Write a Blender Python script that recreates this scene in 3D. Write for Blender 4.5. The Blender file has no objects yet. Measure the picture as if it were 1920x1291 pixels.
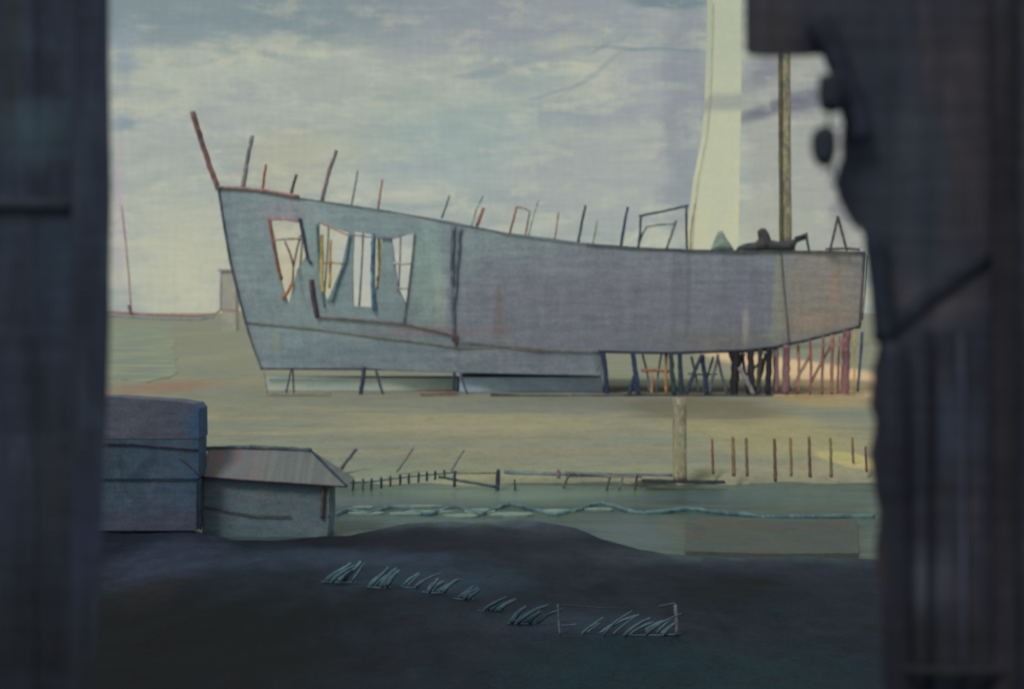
import bpy, bmesh, math, random
from mathutils import Vector, noise
from mathutils.geometry import delaunay_2d_cdt
random.seed(7)
SC = bpy.context.scene
COL = SC.collection

# ------------------------------------------------------------------ camera
F = 1867.0      # focal length in photo pixels
HZ = 586.0      # eye level (photo row)
H = 6.0         # eye height above the sand
cam = bpy.data.cameras.new('camera'); co = bpy.data.objects.new('camera', cam); COL.objects.link(co)
cam.sensor_width = 36.0; cam.lens = 36.0*F/1920.0
cam.shift_y = -(645.5-HZ)/1920.0
cam.clip_start = 0.1; cam.clip_end = 20000
co.location = (0, 0, H); co.rotation_euler = (math.radians(90), 0, 0)
cam.dof.use_dof = True; cam.dof.focus_distance = 14.0; cam.dof.aperture_fstop = 0.72
SC.camera = co

# ------------------------------------------------------------------ helpers: colour and nodes
def lin(c):
    c /= 255.0
    return c/12.92 if c <= 0.04045 else ((c+0.055)/1.055)**2.4
def S(r, g, b, k=1.0): return (lin(r)*k, lin(g)*k, lin(b)*k, 1.0)

class NT:
    def __init__(s, tree): s.t = tree; s.n = tree.nodes; s.l = tree.links
    def put(s, sock, v):
        if hasattr(v, 'is_linked'): s.l.new(v, sock)
        else: sock.default_value = v
    def math(s, op, a, b=0.0, c=None, clamp=False):
        n = s.n.new('ShaderNodeMath'); n.operation = op; n.use_clamp = clamp
        s.put(n.inputs[0], a); s.put(n.inputs[1], b)
        if c is not None: s.put(n.inputs[2], c)
        return n.outputs[0]
    def mix(s, f, a, b, mode='MIX'):
        n = s.n.new('ShaderNodeMix'); n.data_type = 'RGBA'; n.blend_type = mode
        s.put(n.inputs[0], f); s.put(n.inputs[6], a); s.put(n.inputs[7], b)
        return n.outputs[2]
    def comb(s, x, y, z=0.0):
        n = s.n.new('ShaderNodeCombineXYZ'); s.put(n.inputs[0], x); s.put(n.inputs[1], y); s.put(n.inputs[2], z); return n.outputs[0]
    def sep(s, v):
        n = s.n.new('ShaderNodeSeparateXYZ'); s.put(n.inputs[0], v); return n.outputs
    def noise(s, vec, scale=1.0, detail=3.0, rough=0.55, dist=0.0):
        n = s.n.new('ShaderNodeTexNoise'); s.l.new(vec, n.inputs['Vector'])
        n.inputs['Scale'].default_value = scale; n.inputs['Detail'].default_value = detail
        n.inputs['Roughness'].default_value = rough; n.inputs['Distortion'].default_value = dist
        return n.outputs['Fac']
    def mapv(s, vec, scale, loc=(0,0,0)):
        n = s.n.new('ShaderNodeMapping'); s.l.new(vec, n.inputs[0]); n.inputs['Scale'].default_value = scale; n.inputs['Location'].default_value = loc
        return n.outputs[0]
    def rng(s, v, a, b, c=0.0, d=1.0):
        n = s.n.new('ShaderNodeMapRange'); n.interpolation_type = 'SMOOTHSTEP'
        s.put(n.inputs[0], v); n.inputs[1].default_value = a; n.inputs[2].default_value = b
        n.inputs[3].default_value = c; n.inputs[4].default_value = d
        return n.outputs[0]
    def blob(s, x, y, cx, cy, rx, ry, rot=0.0, soft=0.6):
        """1 inside an ellipse, fading out over its rim"""
        ca, sa = math.cos(math.radians(rot)), math.sin(math.radians(rot))
        dx = s.math('SUBTRACT', x, cx); dy = s.math('SUBTRACT', y, cy)
        u = s.math('ADD', s.math('MULTIPLY', dx, ca/rx), s.math('MULTIPLY', dy, sa/rx))
        v = s.math('ADD', s.math('MULTIPLY', dx, -sa/ry), s.math('MULTIPLY', dy, ca/ry))
        d = s.math('SQRT', s.math('ADD', s.math('MULTIPLY', u, u), s.math('MULTIPLY', v, v)))
        return s.rng(d, 1.0-soft, 1.0+soft*0.6, 1.0, 0.0)

# ------------------------------------------------------------------ world: broken overcast
W = bpy.data.worlds.new('World'); SC.world = W; W.use_nodes = True
SUN_EL, SUN_AZ = math.radians(50), math.radians(218)   # azimuth clockwise from +Y: sun to the left, a little behind the camera
def build_world():
    g = NT(W.node_tree); g.n.clear()
    out = g.n.new('ShaderNodeOutputWorld'); bg = g.n.new('ShaderNodeBackground')
    g.l.new(bg.outputs[0], out.inputs[0])
    sky = g.n.new('ShaderNodeTexSky'); sky.sky_type = 'NISHITA'; sky.sun_disc = False
    sky.sun_elevation = SUN_EL; sky.sun_rotation = SUN_AZ
    tc = g.n.new('ShaderNodeTexCoord')
    x, y, z = g.sep(tc.outputs['Generated'])
    yy = g.math('MAXIMUM', g.math('ABSOLUTE', y), 0.12)
    px = g.math('MULTIPLY_ADD', g.math('DIVIDE', x, yy), F, 960.0)
    py = g.math('MULTIPLY_ADD', g.math('DIVIDE', z, yy), -F, HZ)
    v0 = g.comb(px, py, 0.0)
    w1 = g.math('SUBTRACT', g.noise(g.mapv(v0, (1/90, 1/50, 1)), 1, 4), 0.5)
    w2 = g.math('SUBTRACT', g.noise(g.mapv(v0, (1/90, 1/40, 1), (7, 3, 2)), 1, 4), 0.5)
    wx = g.math('MULTIPLY_ADD', w1, 120.0, px); wy = g.math('MULTIPLY_ADD', w2, 60.0, py)
    st = g.noise(g.mapv(v0, (1/240, 1/45, 1)), 1, 6, 0.6, 0.5)
    c = g.mix(g.rng(st, 0.38, 0.62), S(150, 161, 158), S(174, 178, 164))
    pa = g.noise(g.mapv(v0, (1/150, 1/60, 1), (2, 6, 1)), 1, 7, 0.72, .3)
    pb = g.noise(g.mapv(v0, (1/110, 1/70, 1), (9, 2, 4)), 1, 7, 0.72, .3)
    c = g.mix(g.rng(pa, .48, .62, 0, .7), c, S(186, 188, 168))
    pc = g.noise(g.mapv(v0, (1/130, 1/50, 1), (4, 8, 7)), 1, 6, 0.72, .3)
    feats = [
        (430, -30, 640, 118, 0, .3, (126, 141, 145), .95),
        (1000, 20, 330, 70, -4, .6, (142, 149, 155), .8),
        (900, 80, 330, 20, -9, .8, (142, 150, 157), .7),
        (350, 60, 200, 14, 0, .9, (138, 150, 155), .6),
        (600, 150, 330, 42, 0, .7, (170, 176, 164), .6),
        (300, 185, 100, 30, 0, .8, (176, 179, 160), .6),
        (360, 250, 160, 90, 0, .8, (160, 167, 167), .5),
        (560, 300, 120, 65, 0, .8, (172, 171, 148), .7),
        (720, 240, 140, 80, 0, .8, (160, 171, 160), .6),
        (900, 260, 200, 90, 0, .7, (148, 166, 163), .7),
        (820, 330, 200, 30, 0, .8, (148, 163, 166), .5),
        (1150, 330, 210, 110, 0, .6, (160, 164, 162), .75),
        (1120, 215, 120, 22, 0, .8, (138, 146, 156), .5),
        (1230, 160, 120, 80, 0, .8, (156, 158, 163), .7),
        (1290, 220, 55, 330, 0, .5, (138, 145, 150), .85),
        (1255, 2, 85, 16, 0, .5, (104, 126, 134), .8),
        (1060, 90, 45, 30, -12, .8, (178, 179, 160), .5),
        (910, 140, 60, 8, -3, .7, (126, 144, 152), .6),
        (1215, 92, 125, 3.5, 2, .7, (112, 138, 146), .7),
        (1135, 88, 40, 4, -22, .7, (120, 142, 146), .6),
        (1110, 140, 75, 6, -38, .8, (126, 144, 148), .5),
        (1040, 175, 50, 4, -18, .8, (124, 142, 150), .5),
        (1010, 110, 180, 10, -12, .9, (140, 146, 152), .5),
        (330, 470, 110, 190, 0, .7, (174, 177, 162), .75),
        (350, 510, 90, 110, 0, .8, (184, 185, 163), .8),
        (560, 500, 130, 90, 0, .7, (184, 178, 146), .75),
        (700, 500, 80, 90, 0, .7, (178, 180, 172), .8),
        (232, 100, 22, 60, 0, .8, (136, 150, 160), .7),
        (236, 232, 26, 16, -10, .8, (112, 134, 150), .5),
        (222, 400, 12, 160, 0, .8, (170, 160, 168), .7),
        (1500, 300, 112, 360, 0, .25, (158, 160, 152), .9),
        (1430, 430, 120, 60, 0, .8, (166, 168, 152), .6),
        (1590, 330, 30, 160, 0, .9, (118, 116, 124), .7),
        (1425, 135, 60, 30, -20, .8, (120, 122, 132), .8),
        (1460, 200, 95, 15, -18, .7, (106, 108, 118), .95),
        (1500, 195, 48, 28, 0, .8, (112, 113, 124), .85),
        (1545, 175, 40, 40, 0, .8, (120, 120, 130), .4),
    ]
    for i, (cx, cy, rx, ry, rot, soft, colr, k) in enumerate(feats):
        a, b = (wx, wy) if min(rx, ry) > 24 else (px, py)
        if min(rx, ry) <= 24:
            a = g.math('MULTIPLY_ADD', w1, 30.0, px); b = g.math('MULTIPLY_ADD', w2, 16.0, py)
        m = g.blob(a, b, cx, cy, rx, ry, rot, soft)
        c = g.mix(g.math('MULTIPLY', m, k), c, S(*colr))
    c = g.mix(g.rng(pa, .50, .66, 0, .38), c, S(186, 188, 168))
    c = g.mix(g.rng(pb, .54, .68, 0, .42), c, S(142, 157, 153))
    c = g.mix(g.rng(pc, .56, .68, 0, .4), c, S(152, 158, 154))
    # brushy streaks and fine wispy grain of the cloud
    s2 = g.noise(g.mapv(v0, (1/70, 1/9, 1)), 1, 5, 0.7)
    s3 = g.noise(g.mapv(v0, (1/9, 1/70, 1), (3, 1, 5)), 1, 4, 0.7)
    s4 = g.noise(g.mapv(v0, (1/3.4, 1/2.2, 1)), 1, 2, 0.8)
    k = g.math('ADD', g.math('MULTIPLY_ADD', s2, 0.30, 0.85),
               g.math('ADD', g.math('MULTIPLY', s3, 0.20), g.math('MULTIPLY', s4, 0.22)))
    k = g.math('SUBTRACT', k, 0.20)
    kk = g.comb(k, k, k)
    c = g.mix(1.0, c, kk, 'MULTIPLY')
    skc = g.mix(1.0, sky.outputs[0], (0.1, 0.1, 0.1, 1), 'MULTIPLY')
    c = g.mix(0.97, skc, c)
    g.l.new(c, bg.inputs[0]); bg.inputs[1].default_value = 1.0
build_world()

# ------------------------------------------------------------------ sun through thin cloud
sl = bpy.data.lights.new('sun', 'SUN'); so = bpy.data.objects.new('sun', sl); COL.objects.link(so)
sl.energy = 1.35; sl.angle = math.radians(14); sl.color = (1.0, 0.95, 0.86)
sd = Vector((math.sin(SUN_AZ)*math.cos(SUN_EL), math.cos(SUN_AZ)*math.cos(SUN_EL), math.sin(SUN_EL)))
so.rotation_euler = sd.to_track_quat('Z', 'Y').to_euler()
so.location = (-20, -20, 60)
SC.view_settings.view_transform = 'Standard'; SC.view_settings.look = 'None'
SC.view_settings.exposure = 0.0; SC.view_settings.gamma = 1.0

# ------------------------------------------------------------------ materials
def mottled(name, cols, *, streak=0.0, sf_=1.0, scale=(1, 1, 1), fine=8.0, grain=0.25, rough=0.9, bump=0.3, spec=0.2, feats=(), coord='Object', warp=0.4, weave=None):
    """hand-worn surface: three pigments broken up by noise, fine grain, optional stains or painted light and shade with their own place"""
    m = bpy.data.materials.new(name); m.use_nodes = True
    g = NT(m.node_tree); bs = g.n['Principled BSDF']
    if coord == 'Object':
        tc = g.n.new('ShaderNodeTexCoord'); v = tc.outputs['Object']
    else:
        ge = g.n.new('ShaderNodeNewGeometry'); v = ge.outputs['Position']
    n1 = g.noise(g.mapv(v, scale), 1.0, 5, 0.6, warp)
    n2 = g.noise(g.mapv(v, tuple(q*2.7 for q in scale), (5, 9, 2)), 1.0, 5, 0.65, warp)
    c = g.mix(g.rng(n1, .38, .62), cols[0], cols[1])
    if len(cols) > 2: c = g.mix(g.rng(n2, .48, .70), c, cols[2])
    if len(cols) > 3:
        n3 = g.noise(g.mapv(v, tuple(q*1.3 for q in scale), (15, 4, 8)), 1.0, 4, 0.6, warp)
        c = g.mix(g.rng(n3, .55, .72), c, cols[3])
    if feats:
        x, y, z = g.sep(v)
        wn = g.math('SUBTRACT', g.noise(g.mapv(v, tuple(q*2 for q in scale)), 1, 4), .5)
        for (ax, c1, c2, r1, r2, rot, soft, colr, k) in feats:
            a = x; b = z if ax == 'xz' else y
            a = g.math('MULTIPLY_ADD', wn, r1*0.9, a); b = g.math('MULTIPLY_ADD', wn, r2*0.9, b)
            mk = g.blob(a, b, c1, c2, r1, r2, rot, soft)
            c = g.mix(g.math('MULTIPLY', mk, k), c, colr)
    f = g.noise(g.mapv(v, (fine, fine, fine*1.6)), 1.0, 3, 0.75)
    f2 = g.noise(g.mapv(v, (fine*.15, fine*.15, fine*.5), (1, 2, 3)), 1.0, 4, 0.7)
    k = g.math('ADD', g.math('MULTIPLY_ADD', f, grain*2, 1-grain), g.math('MULTIPLY_ADD', f2, grain*1.6, -grain*.8))
    if streak:
        sv = g.noise(g.mapv(v, (1.6*sf_, 1.6*sf_, .12*sf_), (3, 3, 3)), 1, 6, .7)
        sh_ = g.noise(g.mapv(v, (.12*sf_, .3*sf_, 2.4*sf_), (8, 3, 3)), 1, 5, .7)
        k = g.math('ADD', k, g.math('MULTIPLY_ADD', g.math('ADD', sv, sh_), streak, -streak))
    c = g.mix(1.0, c, g.comb(k, k, k), 'MULTIPLY')
    g.l.new(c, bs.inputs['Base Color'])
    bs.inputs['Roughness'].default_value = rough
    bs.inputs['Specular IOR Level'].default_value = spec
    if bump:
        b = g.n.new('ShaderNodeBump'); b.inputs['Strength'].default_value = bump; b.inputs['Distance'].default_value = 0.4/fine
        g.l.new(g.math('ADD', f, g.math('MULTIPLY', n2, 1.5)), b.inputs['Height']); g.l.new(b.outputs[0], bs.inputs['Normal'])
    return m
def U(px, py, Y): return Vector(((px-960)/F*Y, Y, H-(py-HZ)/F*Y))
def gY(py, z=0.0): return (H-z)*F/(py-HZ)       # distance at which level z shows in row py
def G(px, py, z=0.0): return U(px, py, gY(py, z))

KW = 1.75   # paint albedo / picture value for things out in the open
_wc = {}
def wood(r, g_, b, k=KW):
    key = (r, g_, b, k)
    if key not in _wc:
        _wc[key] = mottled('timber_paint', [S(r, g_, b, k), S(r*.8, g_*.8, b*.85, k), S(min(255, r*1.12+6), min(255, g_*1.12+6), min(255, b*1.12+8), k)],
                           scale=(1.5, 1.5, .7), fine=9, grain=.3, bump=.2)
    return _wc[key]

# ------------------------------------------------------------------ object helpers
def link(name, me, mat=None, parent=None, smooth=False):
    o = bpy.data.objects.new(name, me); COL.objects.link(o)
    if mat: me.materials.append(mat)
    if parent: o.parent = parent
    if smooth:
        for p in me.polygons: p.use_smooth = True
    return o
def fin(name, bm, mat, parent=None, smooth=False, normals=True):
    if normals: bmesh.ops.recalc_face_normals(bm, faces=bm.faces)
    me = bpy.data.meshes.new(name); bm.to_mesh(me); bm.free()
    o = link(name, me, mat, None, smooth)
    if parent:
        # geometry is in world space: shift it into the parent's frame
        me.transform(__import__('mathutils').Matrix.Translation(-parent.location)); o.parent = parent
    return o
def recentre(o, at):
    """give a single-mesh thing its origin at its base"""
    o.data.transform(__import__('mathutils').Matrix.Translation(-Vector(at))); o.location = at
    return o
def tag(o, label, cat, group=None):
    o['label'] = label; o['category'] = cat
    if group: o['group'] = group
    return o
def struct(o, kind='structure'): o['kind'] = kind; return o
def empty(name, loc, label, cat, group=None):
    o = bpy.data.objects.new(name, None); COL.objects.link(o); o.location = loc; o.empty_display_size = .3
    return tag(o, label, cat, group)
def beam(bm, pts, w, d=None, taper=1.0, wob=0.06, sides=8, seg=6, seed=None):
    """rough-hewn pole through pts, section w x d, slightly uneven"""
    rr = random.Random(seed if seed is not None else random.random())
    d = d or w
    P = []
    for i in range(len(pts)-1):
        for k in range(seg): P.append(pts[i].lerp(pts[i+1], k/seg))
    P.append(pts[-1]); n = len(P)
    rings = []
    for i, p in enumerate(P):
        t = (P[min(i+1, n-1)]-P[max(i-1, 0)]).normalized()
        side = t.cross(Vector((0, 1, 0)))
        if side.length < 1e-3: side = Vector((1, 0, 0))
        side.normalize(); dep = side.cross(t).normalized()
        s = 1+(taper-1)*i/(n-1); s *= 1+rr.uniform(-1, 1)*wob*1.6
        off = side*rr.uniform(-1, 1)*w*wob
        ring = []
        for a in range(sides):
            th = 2*math.pi*(a+.5)/sides
            cx, cy = math.cos(th), math.sin(th)
            q = max(abs(cx), abs(cy))**0.55       # between round and square
            ring.append(bm.verts.new(p+off+side*(cx/q*w*.5*s)+dep*(cy/q*d*.5*s)))
        rings.append(ring)
    for a, b in zip(rings, rings[1:]):
        for i in range(sides): bm.faces.new((a[i], a[(i+1) % sides], b[(i+1) % sides], b[i]))
    bm.faces.new(rings[0][::-1]); bm.faces.new(rings[-1])
def box(bm, x0, x1, y0, y1, z0, z1):
    v = [bm.verts.new((x, y, z)) for x in (x0, x1) for y in (y0, y1) for z in (z0, z1)]
    for q in ((0,1,3,2),(4,6,7,5),(0,4,5,1),(2,3,7,6),(0,2,6,4),(1,5,7,3)): bm.faces.new([v[i] for i in q])
def lerpf(pts, x):
    if x <= pts[0][0]: return pts[0][1]
    for (a, b), (c, d) in zip(pts, pts[1:]):
        if x <= c: return b+(d-b)*(x-a)/(c-a)
    return pts[-1][1]
def inside(p, poly):
    x, y = p; r = False; n = len(poly)
    for i in range(n):
        x1, y1 = poly[i]; x2, y2 = poly[(i+1) % n]
        if (y1 > y) != (y2 > y) and x < (x2-x1)*(y-y1)/(y2-y1)+x1: r = not r
    return r
def sheet(outer, holes, step):
    """triangulated outline with holes and an inner grid; returns 2-D verts and faces"""
    pts = []; cons = []
    def ring(poly):
        b = len(pts); dense = []
        for i in range(len(poly)):
            a = Vector(poly[i]); c = Vector(poly[(i+1) % len(poly)])
            k = max(1, int((c-a).length/step))
            for j in range(k): dense.append(a.lerp(c, j/k))
        pts.extend(dense); n = len(dense)
        cons.extend([(b+i, b+(i+1) % n) for i in range(n)])
    ring(outer)
    for h in holes: ring(h)
    xs = [p[0] for p in outer]; ys = [p[1] for p in outer]
    y = min(ys)+step/2
    while y < max(ys):
        x = min(xs)+step/2
        while x < max(xs):
            if inside((x, y), outer) and not any(inside((x, y), h) for h in holes): pts.append(Vector((x, y)))
            x += step
        y += step
    vs, es, fs, *_ = delaunay_2d_cdt([Vector((p[0], p[1])) for p in pts], cons, [], 0, 1e-4)
    out = []
    for f in fs:
        cx = sum(vs[i][0] for i in f)/len(f); cy = sum(vs[i][1] for i in f)/len(f)
        if inside((cx, cy), outer) and not any(inside((cx, cy), h) for h in holes): out.append(f)
    return vs, out

def smoothp(p, n=6):
    out = []
    for i in range(len(p)-1):
        p0 = Vector(p[max(i-1, 0)]); p1 = Vector(p[i]); p2 = Vector(p[i+1]); p3 = Vector(p[min(i+2, len(p)-1)])
        for k in range(n):
            t = k/n
            out.append(.5*((2*p1)+(p2-p0)*t+(2*p0-5*p1+4*p2-p3)*t*t+(3*p1-p0-3*p2+p3)*t**3))
    out.append(Vector(p[-1])); return out

# ================================================================== GROUND, WATER, FAR FLAT
ZW = -0.35
KS = 1.35
def gf(px0, px1, py0, py1, z=0.0):
    """ellipse on the ground covering those photo columns and rows: centre x, y, radii"""
    ya, yb = gY(py0, z), gY(py1, z); yc = (ya+yb)/2
    pc = gY(1, z) and (px0+px1)/2
    ymid = gY((py0+py1)/2, z)
    return ((pc-960)/F*ymid, yc, (px1-px0)/2/F*ymid, abs(ya-yb)/2)
def sf(px0, px1, py0, py1, colr, k=.8, soft=.6):
    x, y, rx, ry = gf(px0, px1, py0, py1); return ('xy', x, y, rx, ry, 0, soft, colr, k)
sand_m = mottled('sand', [S(126, 130, 120, KS), S(136, 133, 117, KS), S(116, 124, 118, KS), S(146, 141, 118, KS)],
    scale=(.05, .22, .2), fine=4, grain=.34, bump=.35, rough=.95, streak=.35, coord='World', feats=[
    sf(600, 1250, 775, 815, S(150, 145, 120, KS), .8),
    sf(1290, 1640, 760, 880, S(154, 146, 112, KS), .8),
    sf(1450, 1640, 738, 765, S(168, 148, 108, KS), .7),
    sf(1540, 1640, 842, 880, S(182, 170, 118, KS), .75, .25),
    sf(1430, 1640, 655, 735, S(215, 185, 150, KS), .9, .4), sf(1440, 1640, 690, 746, S(205, 178, 140, KS), .85, .5),  # peach light behind the stern props, painted into the sand
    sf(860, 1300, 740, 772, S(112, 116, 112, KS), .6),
    sf(1160, 1480, 745, 792, S(104, 102, 88, KS), .75, .35),  # shadow band in front of the hull, painted into the sand
    sf(330, 480, 600, 735, S(140, 144, 124, KS), .7),
    sf(430, 470, 600, 640, S(160, 160, 118, KS), .5),
    sf(650, 1400, 870, 893, S(128, 134, 112, KS), .6),
    sf(210, 400, 712, 740, S(142, 112, 96, KS), .75),
    sf(700, 1100, 650, 735, S(118, 124, 128, KS), .6),  # grey-blue shade under the hull's left part, painted in the sand colour
])
# sand flat: one sheet from the shoreline to the horizon
def shore(X): return gY(897, -.2)+.35*math.sin(X*.7)+.25*math.sin(X*1.9+1)
def flat():
    bm = bmesh.new(); xs = []
    x = -40.0
    while x <= 40: xs.append(x); x += .5
    xs = [-6000, -2000, -600, -200, -90]+xs+[90, 200, 600, 2000, 6000]
    offs = [-2.0, -.7, -.3, 0, .35, .8, 1.5, 2.5, 4, 6, 8, 11, 14, 18, 23, 29, 36, 45, 60, 90, 150, 400, 1500, 12000]
    rows = []
    for o_ in offs:
        row = []
        for X in xs:
            Y = shore(X)+o_
            z = -1.6 if o_ < -1 else (-.75 if o_ < -.5 else (-.45 if o_ < -.1 else (-.22 if o_ == 0 else (-.08 if o_ < .5 else 0))))
            if 0 < o_ < 60 and abs(X) < 60: z += .05*noise.noise(Vector((X*.35, Y*.3, 1)))*min(1, o_)
            row.append(bm.verts.new((X, Y, z)))
        rows.append(row)
    for a, b in zip(rows, rows[1:]):
        for i in range(len(xs)-1): bm.faces.new((a[i], a[i+1], b[i+1], b[i]))
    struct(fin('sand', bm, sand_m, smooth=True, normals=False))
flat()

# water channel
def water_mat():
    m = bpy.data.materials.new('channel_water'); m.use_nodes = True
    g = NT(m.node_tree); bs = g.n['Principled BSDF']
    ge = g.n.new('ShaderNodeNewGeometry'); v = ge.outputs['Position']
    n = g.noise(g.mapv(v, (.25, 1.1, 1)), 1, 4, .6, .4)
    c = g.mix(g.rng(n, .35, .65), S(62, 84, 84), S(84, 100, 92))
    n2 = g.noise(g.mapv(v, (.12, .5, 1), (3, 5, 1)), 1, 3)
    c = g.mix(g.rng(n2, .5, .7), c, S(48, 70, 86))
    x, y, z = g.sep(v)
    for (a_, b_, c_, d_, cl, k_) in ((650, 1250, 903, 945, (118, 140, 128), .75), (1250, 1660, 905, 950, (84, 108, 108), .7), (380, 900, 930, 950, (92, 104, 112), .7), (1080, 1290, 968, 1040, (86, 104, 110), .7), (1240, 1310, 960, 1040, (100, 100, 96), .5), (600, 1000, 962, 985, (92, 112, 114), .6)):  # the narrow brown blob paints the mooring post's reflection
        X_, Y_, rx_, ry_ = gf(a_, b_, c_, d_, ZW)
        m_ = g.blob(g.math('MULTIPLY_ADD', g.math('SUBTRACT', n, .5), 1.5, x), y, X_, Y_, rx_, ry_, 0, .7)
        c = g.mix(g.math('MULTIPLY', m_, k_), c, S(*cl, 1.2))
    g.l.new(c, bs.inputs['Base Color']); bs.inputs['Roughness'].default_value = .25
    bs.inputs['Specular IOR Level'].default_value = .28
    b = g.n.new('ShaderNodeBump'); b.inputs['Strength'].default_value = .55; b.inputs['Distance'].default_value = .12
    w = g.noise(g.mapv(v, (1.2, 3.2, 1)), 1, 5, .65, .6)
    g.l.new(w, b.inputs['Height']); g.l.new(b.outputs[0], bs.inputs['Normal'])
    return m
def water():
    bm = bmesh.new(); rows = []
    nx, ny = 240, 90
    for j in range(ny+1):
        Y = 22+18*j/ny; row = []
        for i in range(nx+1):
            X = -60+120*i/nx
            row.append(bm.verts.new((X, Y, ZW+.035*noise.noise(Vector((X*.5, Y*1.2, 4)))+.015*math.sin(Y*4+X*.6))))
        rows.append(row)
    for a, b in zip(rows, rows[1:]):
        for i in range(nx): bm.faces.new((a[i], a[i+1], b[i+1], b[i]))
    struct(fin('water', bm, water_mat(), smooth=True))
water()

# near dark bank
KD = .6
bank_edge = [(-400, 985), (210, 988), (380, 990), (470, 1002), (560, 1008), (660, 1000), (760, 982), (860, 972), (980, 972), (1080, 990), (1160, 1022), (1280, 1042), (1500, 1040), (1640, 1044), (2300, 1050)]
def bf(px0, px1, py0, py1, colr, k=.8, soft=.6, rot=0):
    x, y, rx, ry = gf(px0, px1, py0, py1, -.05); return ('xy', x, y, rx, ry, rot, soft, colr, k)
bank_m = mottled('dark_mud', [S(31, 44, 64, KD), S(26, 46, 68, KD), S(45, 48, 73, KD), S(24, 28, 44, KD)],  # near-black bank colour, with still blacker patches mixed in
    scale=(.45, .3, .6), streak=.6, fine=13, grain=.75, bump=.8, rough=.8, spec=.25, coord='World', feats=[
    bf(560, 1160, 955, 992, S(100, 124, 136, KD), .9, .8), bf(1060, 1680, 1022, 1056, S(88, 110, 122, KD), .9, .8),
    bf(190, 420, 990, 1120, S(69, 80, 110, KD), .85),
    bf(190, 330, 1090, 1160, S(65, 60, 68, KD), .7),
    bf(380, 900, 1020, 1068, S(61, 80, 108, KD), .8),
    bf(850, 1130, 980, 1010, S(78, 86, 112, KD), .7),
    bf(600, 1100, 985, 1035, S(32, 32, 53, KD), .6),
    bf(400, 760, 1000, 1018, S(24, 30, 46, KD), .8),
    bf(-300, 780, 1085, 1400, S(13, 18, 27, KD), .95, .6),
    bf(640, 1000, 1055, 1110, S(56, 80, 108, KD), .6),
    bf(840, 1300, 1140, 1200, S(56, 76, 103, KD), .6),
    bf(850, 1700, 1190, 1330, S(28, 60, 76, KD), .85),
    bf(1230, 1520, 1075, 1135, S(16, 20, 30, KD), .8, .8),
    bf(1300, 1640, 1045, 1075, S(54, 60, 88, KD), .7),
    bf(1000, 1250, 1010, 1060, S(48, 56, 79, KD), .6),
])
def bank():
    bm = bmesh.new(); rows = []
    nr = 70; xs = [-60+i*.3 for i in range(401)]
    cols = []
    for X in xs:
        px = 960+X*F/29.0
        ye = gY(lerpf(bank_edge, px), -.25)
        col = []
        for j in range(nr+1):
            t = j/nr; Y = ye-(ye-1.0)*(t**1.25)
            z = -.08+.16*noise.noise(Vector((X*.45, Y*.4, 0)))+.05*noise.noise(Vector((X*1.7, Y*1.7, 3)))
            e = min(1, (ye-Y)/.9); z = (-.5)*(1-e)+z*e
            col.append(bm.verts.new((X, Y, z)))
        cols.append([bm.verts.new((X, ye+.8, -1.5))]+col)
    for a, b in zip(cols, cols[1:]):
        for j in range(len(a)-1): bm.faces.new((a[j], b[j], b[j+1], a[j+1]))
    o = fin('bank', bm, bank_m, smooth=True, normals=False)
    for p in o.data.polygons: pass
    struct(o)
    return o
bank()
def zbank(X, Y): return -.08+.16*noise.noise(Vector((X*.45, Y*.4, 0)))+.05*noise.noise(Vector((X*1.7, Y*1.7, 3)))

# tidal pool on the flat, left
def pool():
    m = bpy.data.materials.new('pool_water'); m.use_nodes = True
    g = NT(m.node_tree); bs = g.n['Principled BSDF']
    ge = g.n.new('ShaderNodeNewGeometry')
    n = g.noise(g.mapv(ge.outputs['Position'], (.12, .2, 1)), 1, 3)
    g.l.new(g.mix(g.rng(n, .45, .6), S(120, 132, 126, 1.3), S(148, 148, 126, 1.3)), bs.inputs['Base Color'])
    bs.inputs['Roughness'].default_value = .8; bs.inputs['Specular IOR Level'].default_value = .1
    bm = bmesh.new(); vs = []
    n_ = 60
    pts = [(x+3*math.sin(y*.21)+2*math.sin(y*.5), y+1.5*math.sin(x*.12)) for x, y in smoothp([(120, 612), (180, 606), (250, 605), (312, 608), (329, 622), (326, 650), (331, 680), (322, 704), (280, 714), (215, 709), (120, 698)], 5)]
    for (px, py) in pts:
        p = G(px, py, .06); vs.append(bm.verts.new(p))
    f = bm.faces.new(vs)
    r = bmesh.ops.extrude_face_region(bm, geom=[f])
    for v in r['geom']:
        if isinstance(v, bmesh.types.BMVert): v.co.z -= .12
    struct(fin('pool', bm, m))
pool()

# ================================================================== THE HULL ON THE SLIP
Y0 = 78.0
deck_l = [(408, 350), (500, 359), (560, 370), (700, 390), (850, 416), (950, 436), (1100, 456), (1200, 464), (1300, 468), (1400, 470), (1500, 470), (1622, 472)]
chine_l = [(458, 603), (560, 612), (700, 630), (860, 650), (1000, 655), (1130, 658), (1260, 661), (1400, 656), (1470, 648), (1540, 630), (1612, 611)]
keel_l = [(490, 691), (700, 692), (900, 698), (1130, 703)]
stem_l = [(350, 408), (420, 419), (490, 431), (560, 448), (603, 459), (650, 474), (691, 490)]   # row -> column
stern_l = [(472, 1622), (611, 1612), (703, 1606)]
Bd = [(0, .12), (.06, 1.6), (.14, 3.0), (.28, 4.5), (.42, 5.3), (.7, 5.4), (.9, 4.9), (1, 4.3)]
Bc = [(0, .1), (.06, .8), (.14, 1.8), (.28, 3.2), (.42, 4.3), (.7, 4.6), (.9, 4.2), (1, 3.8)]
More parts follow.
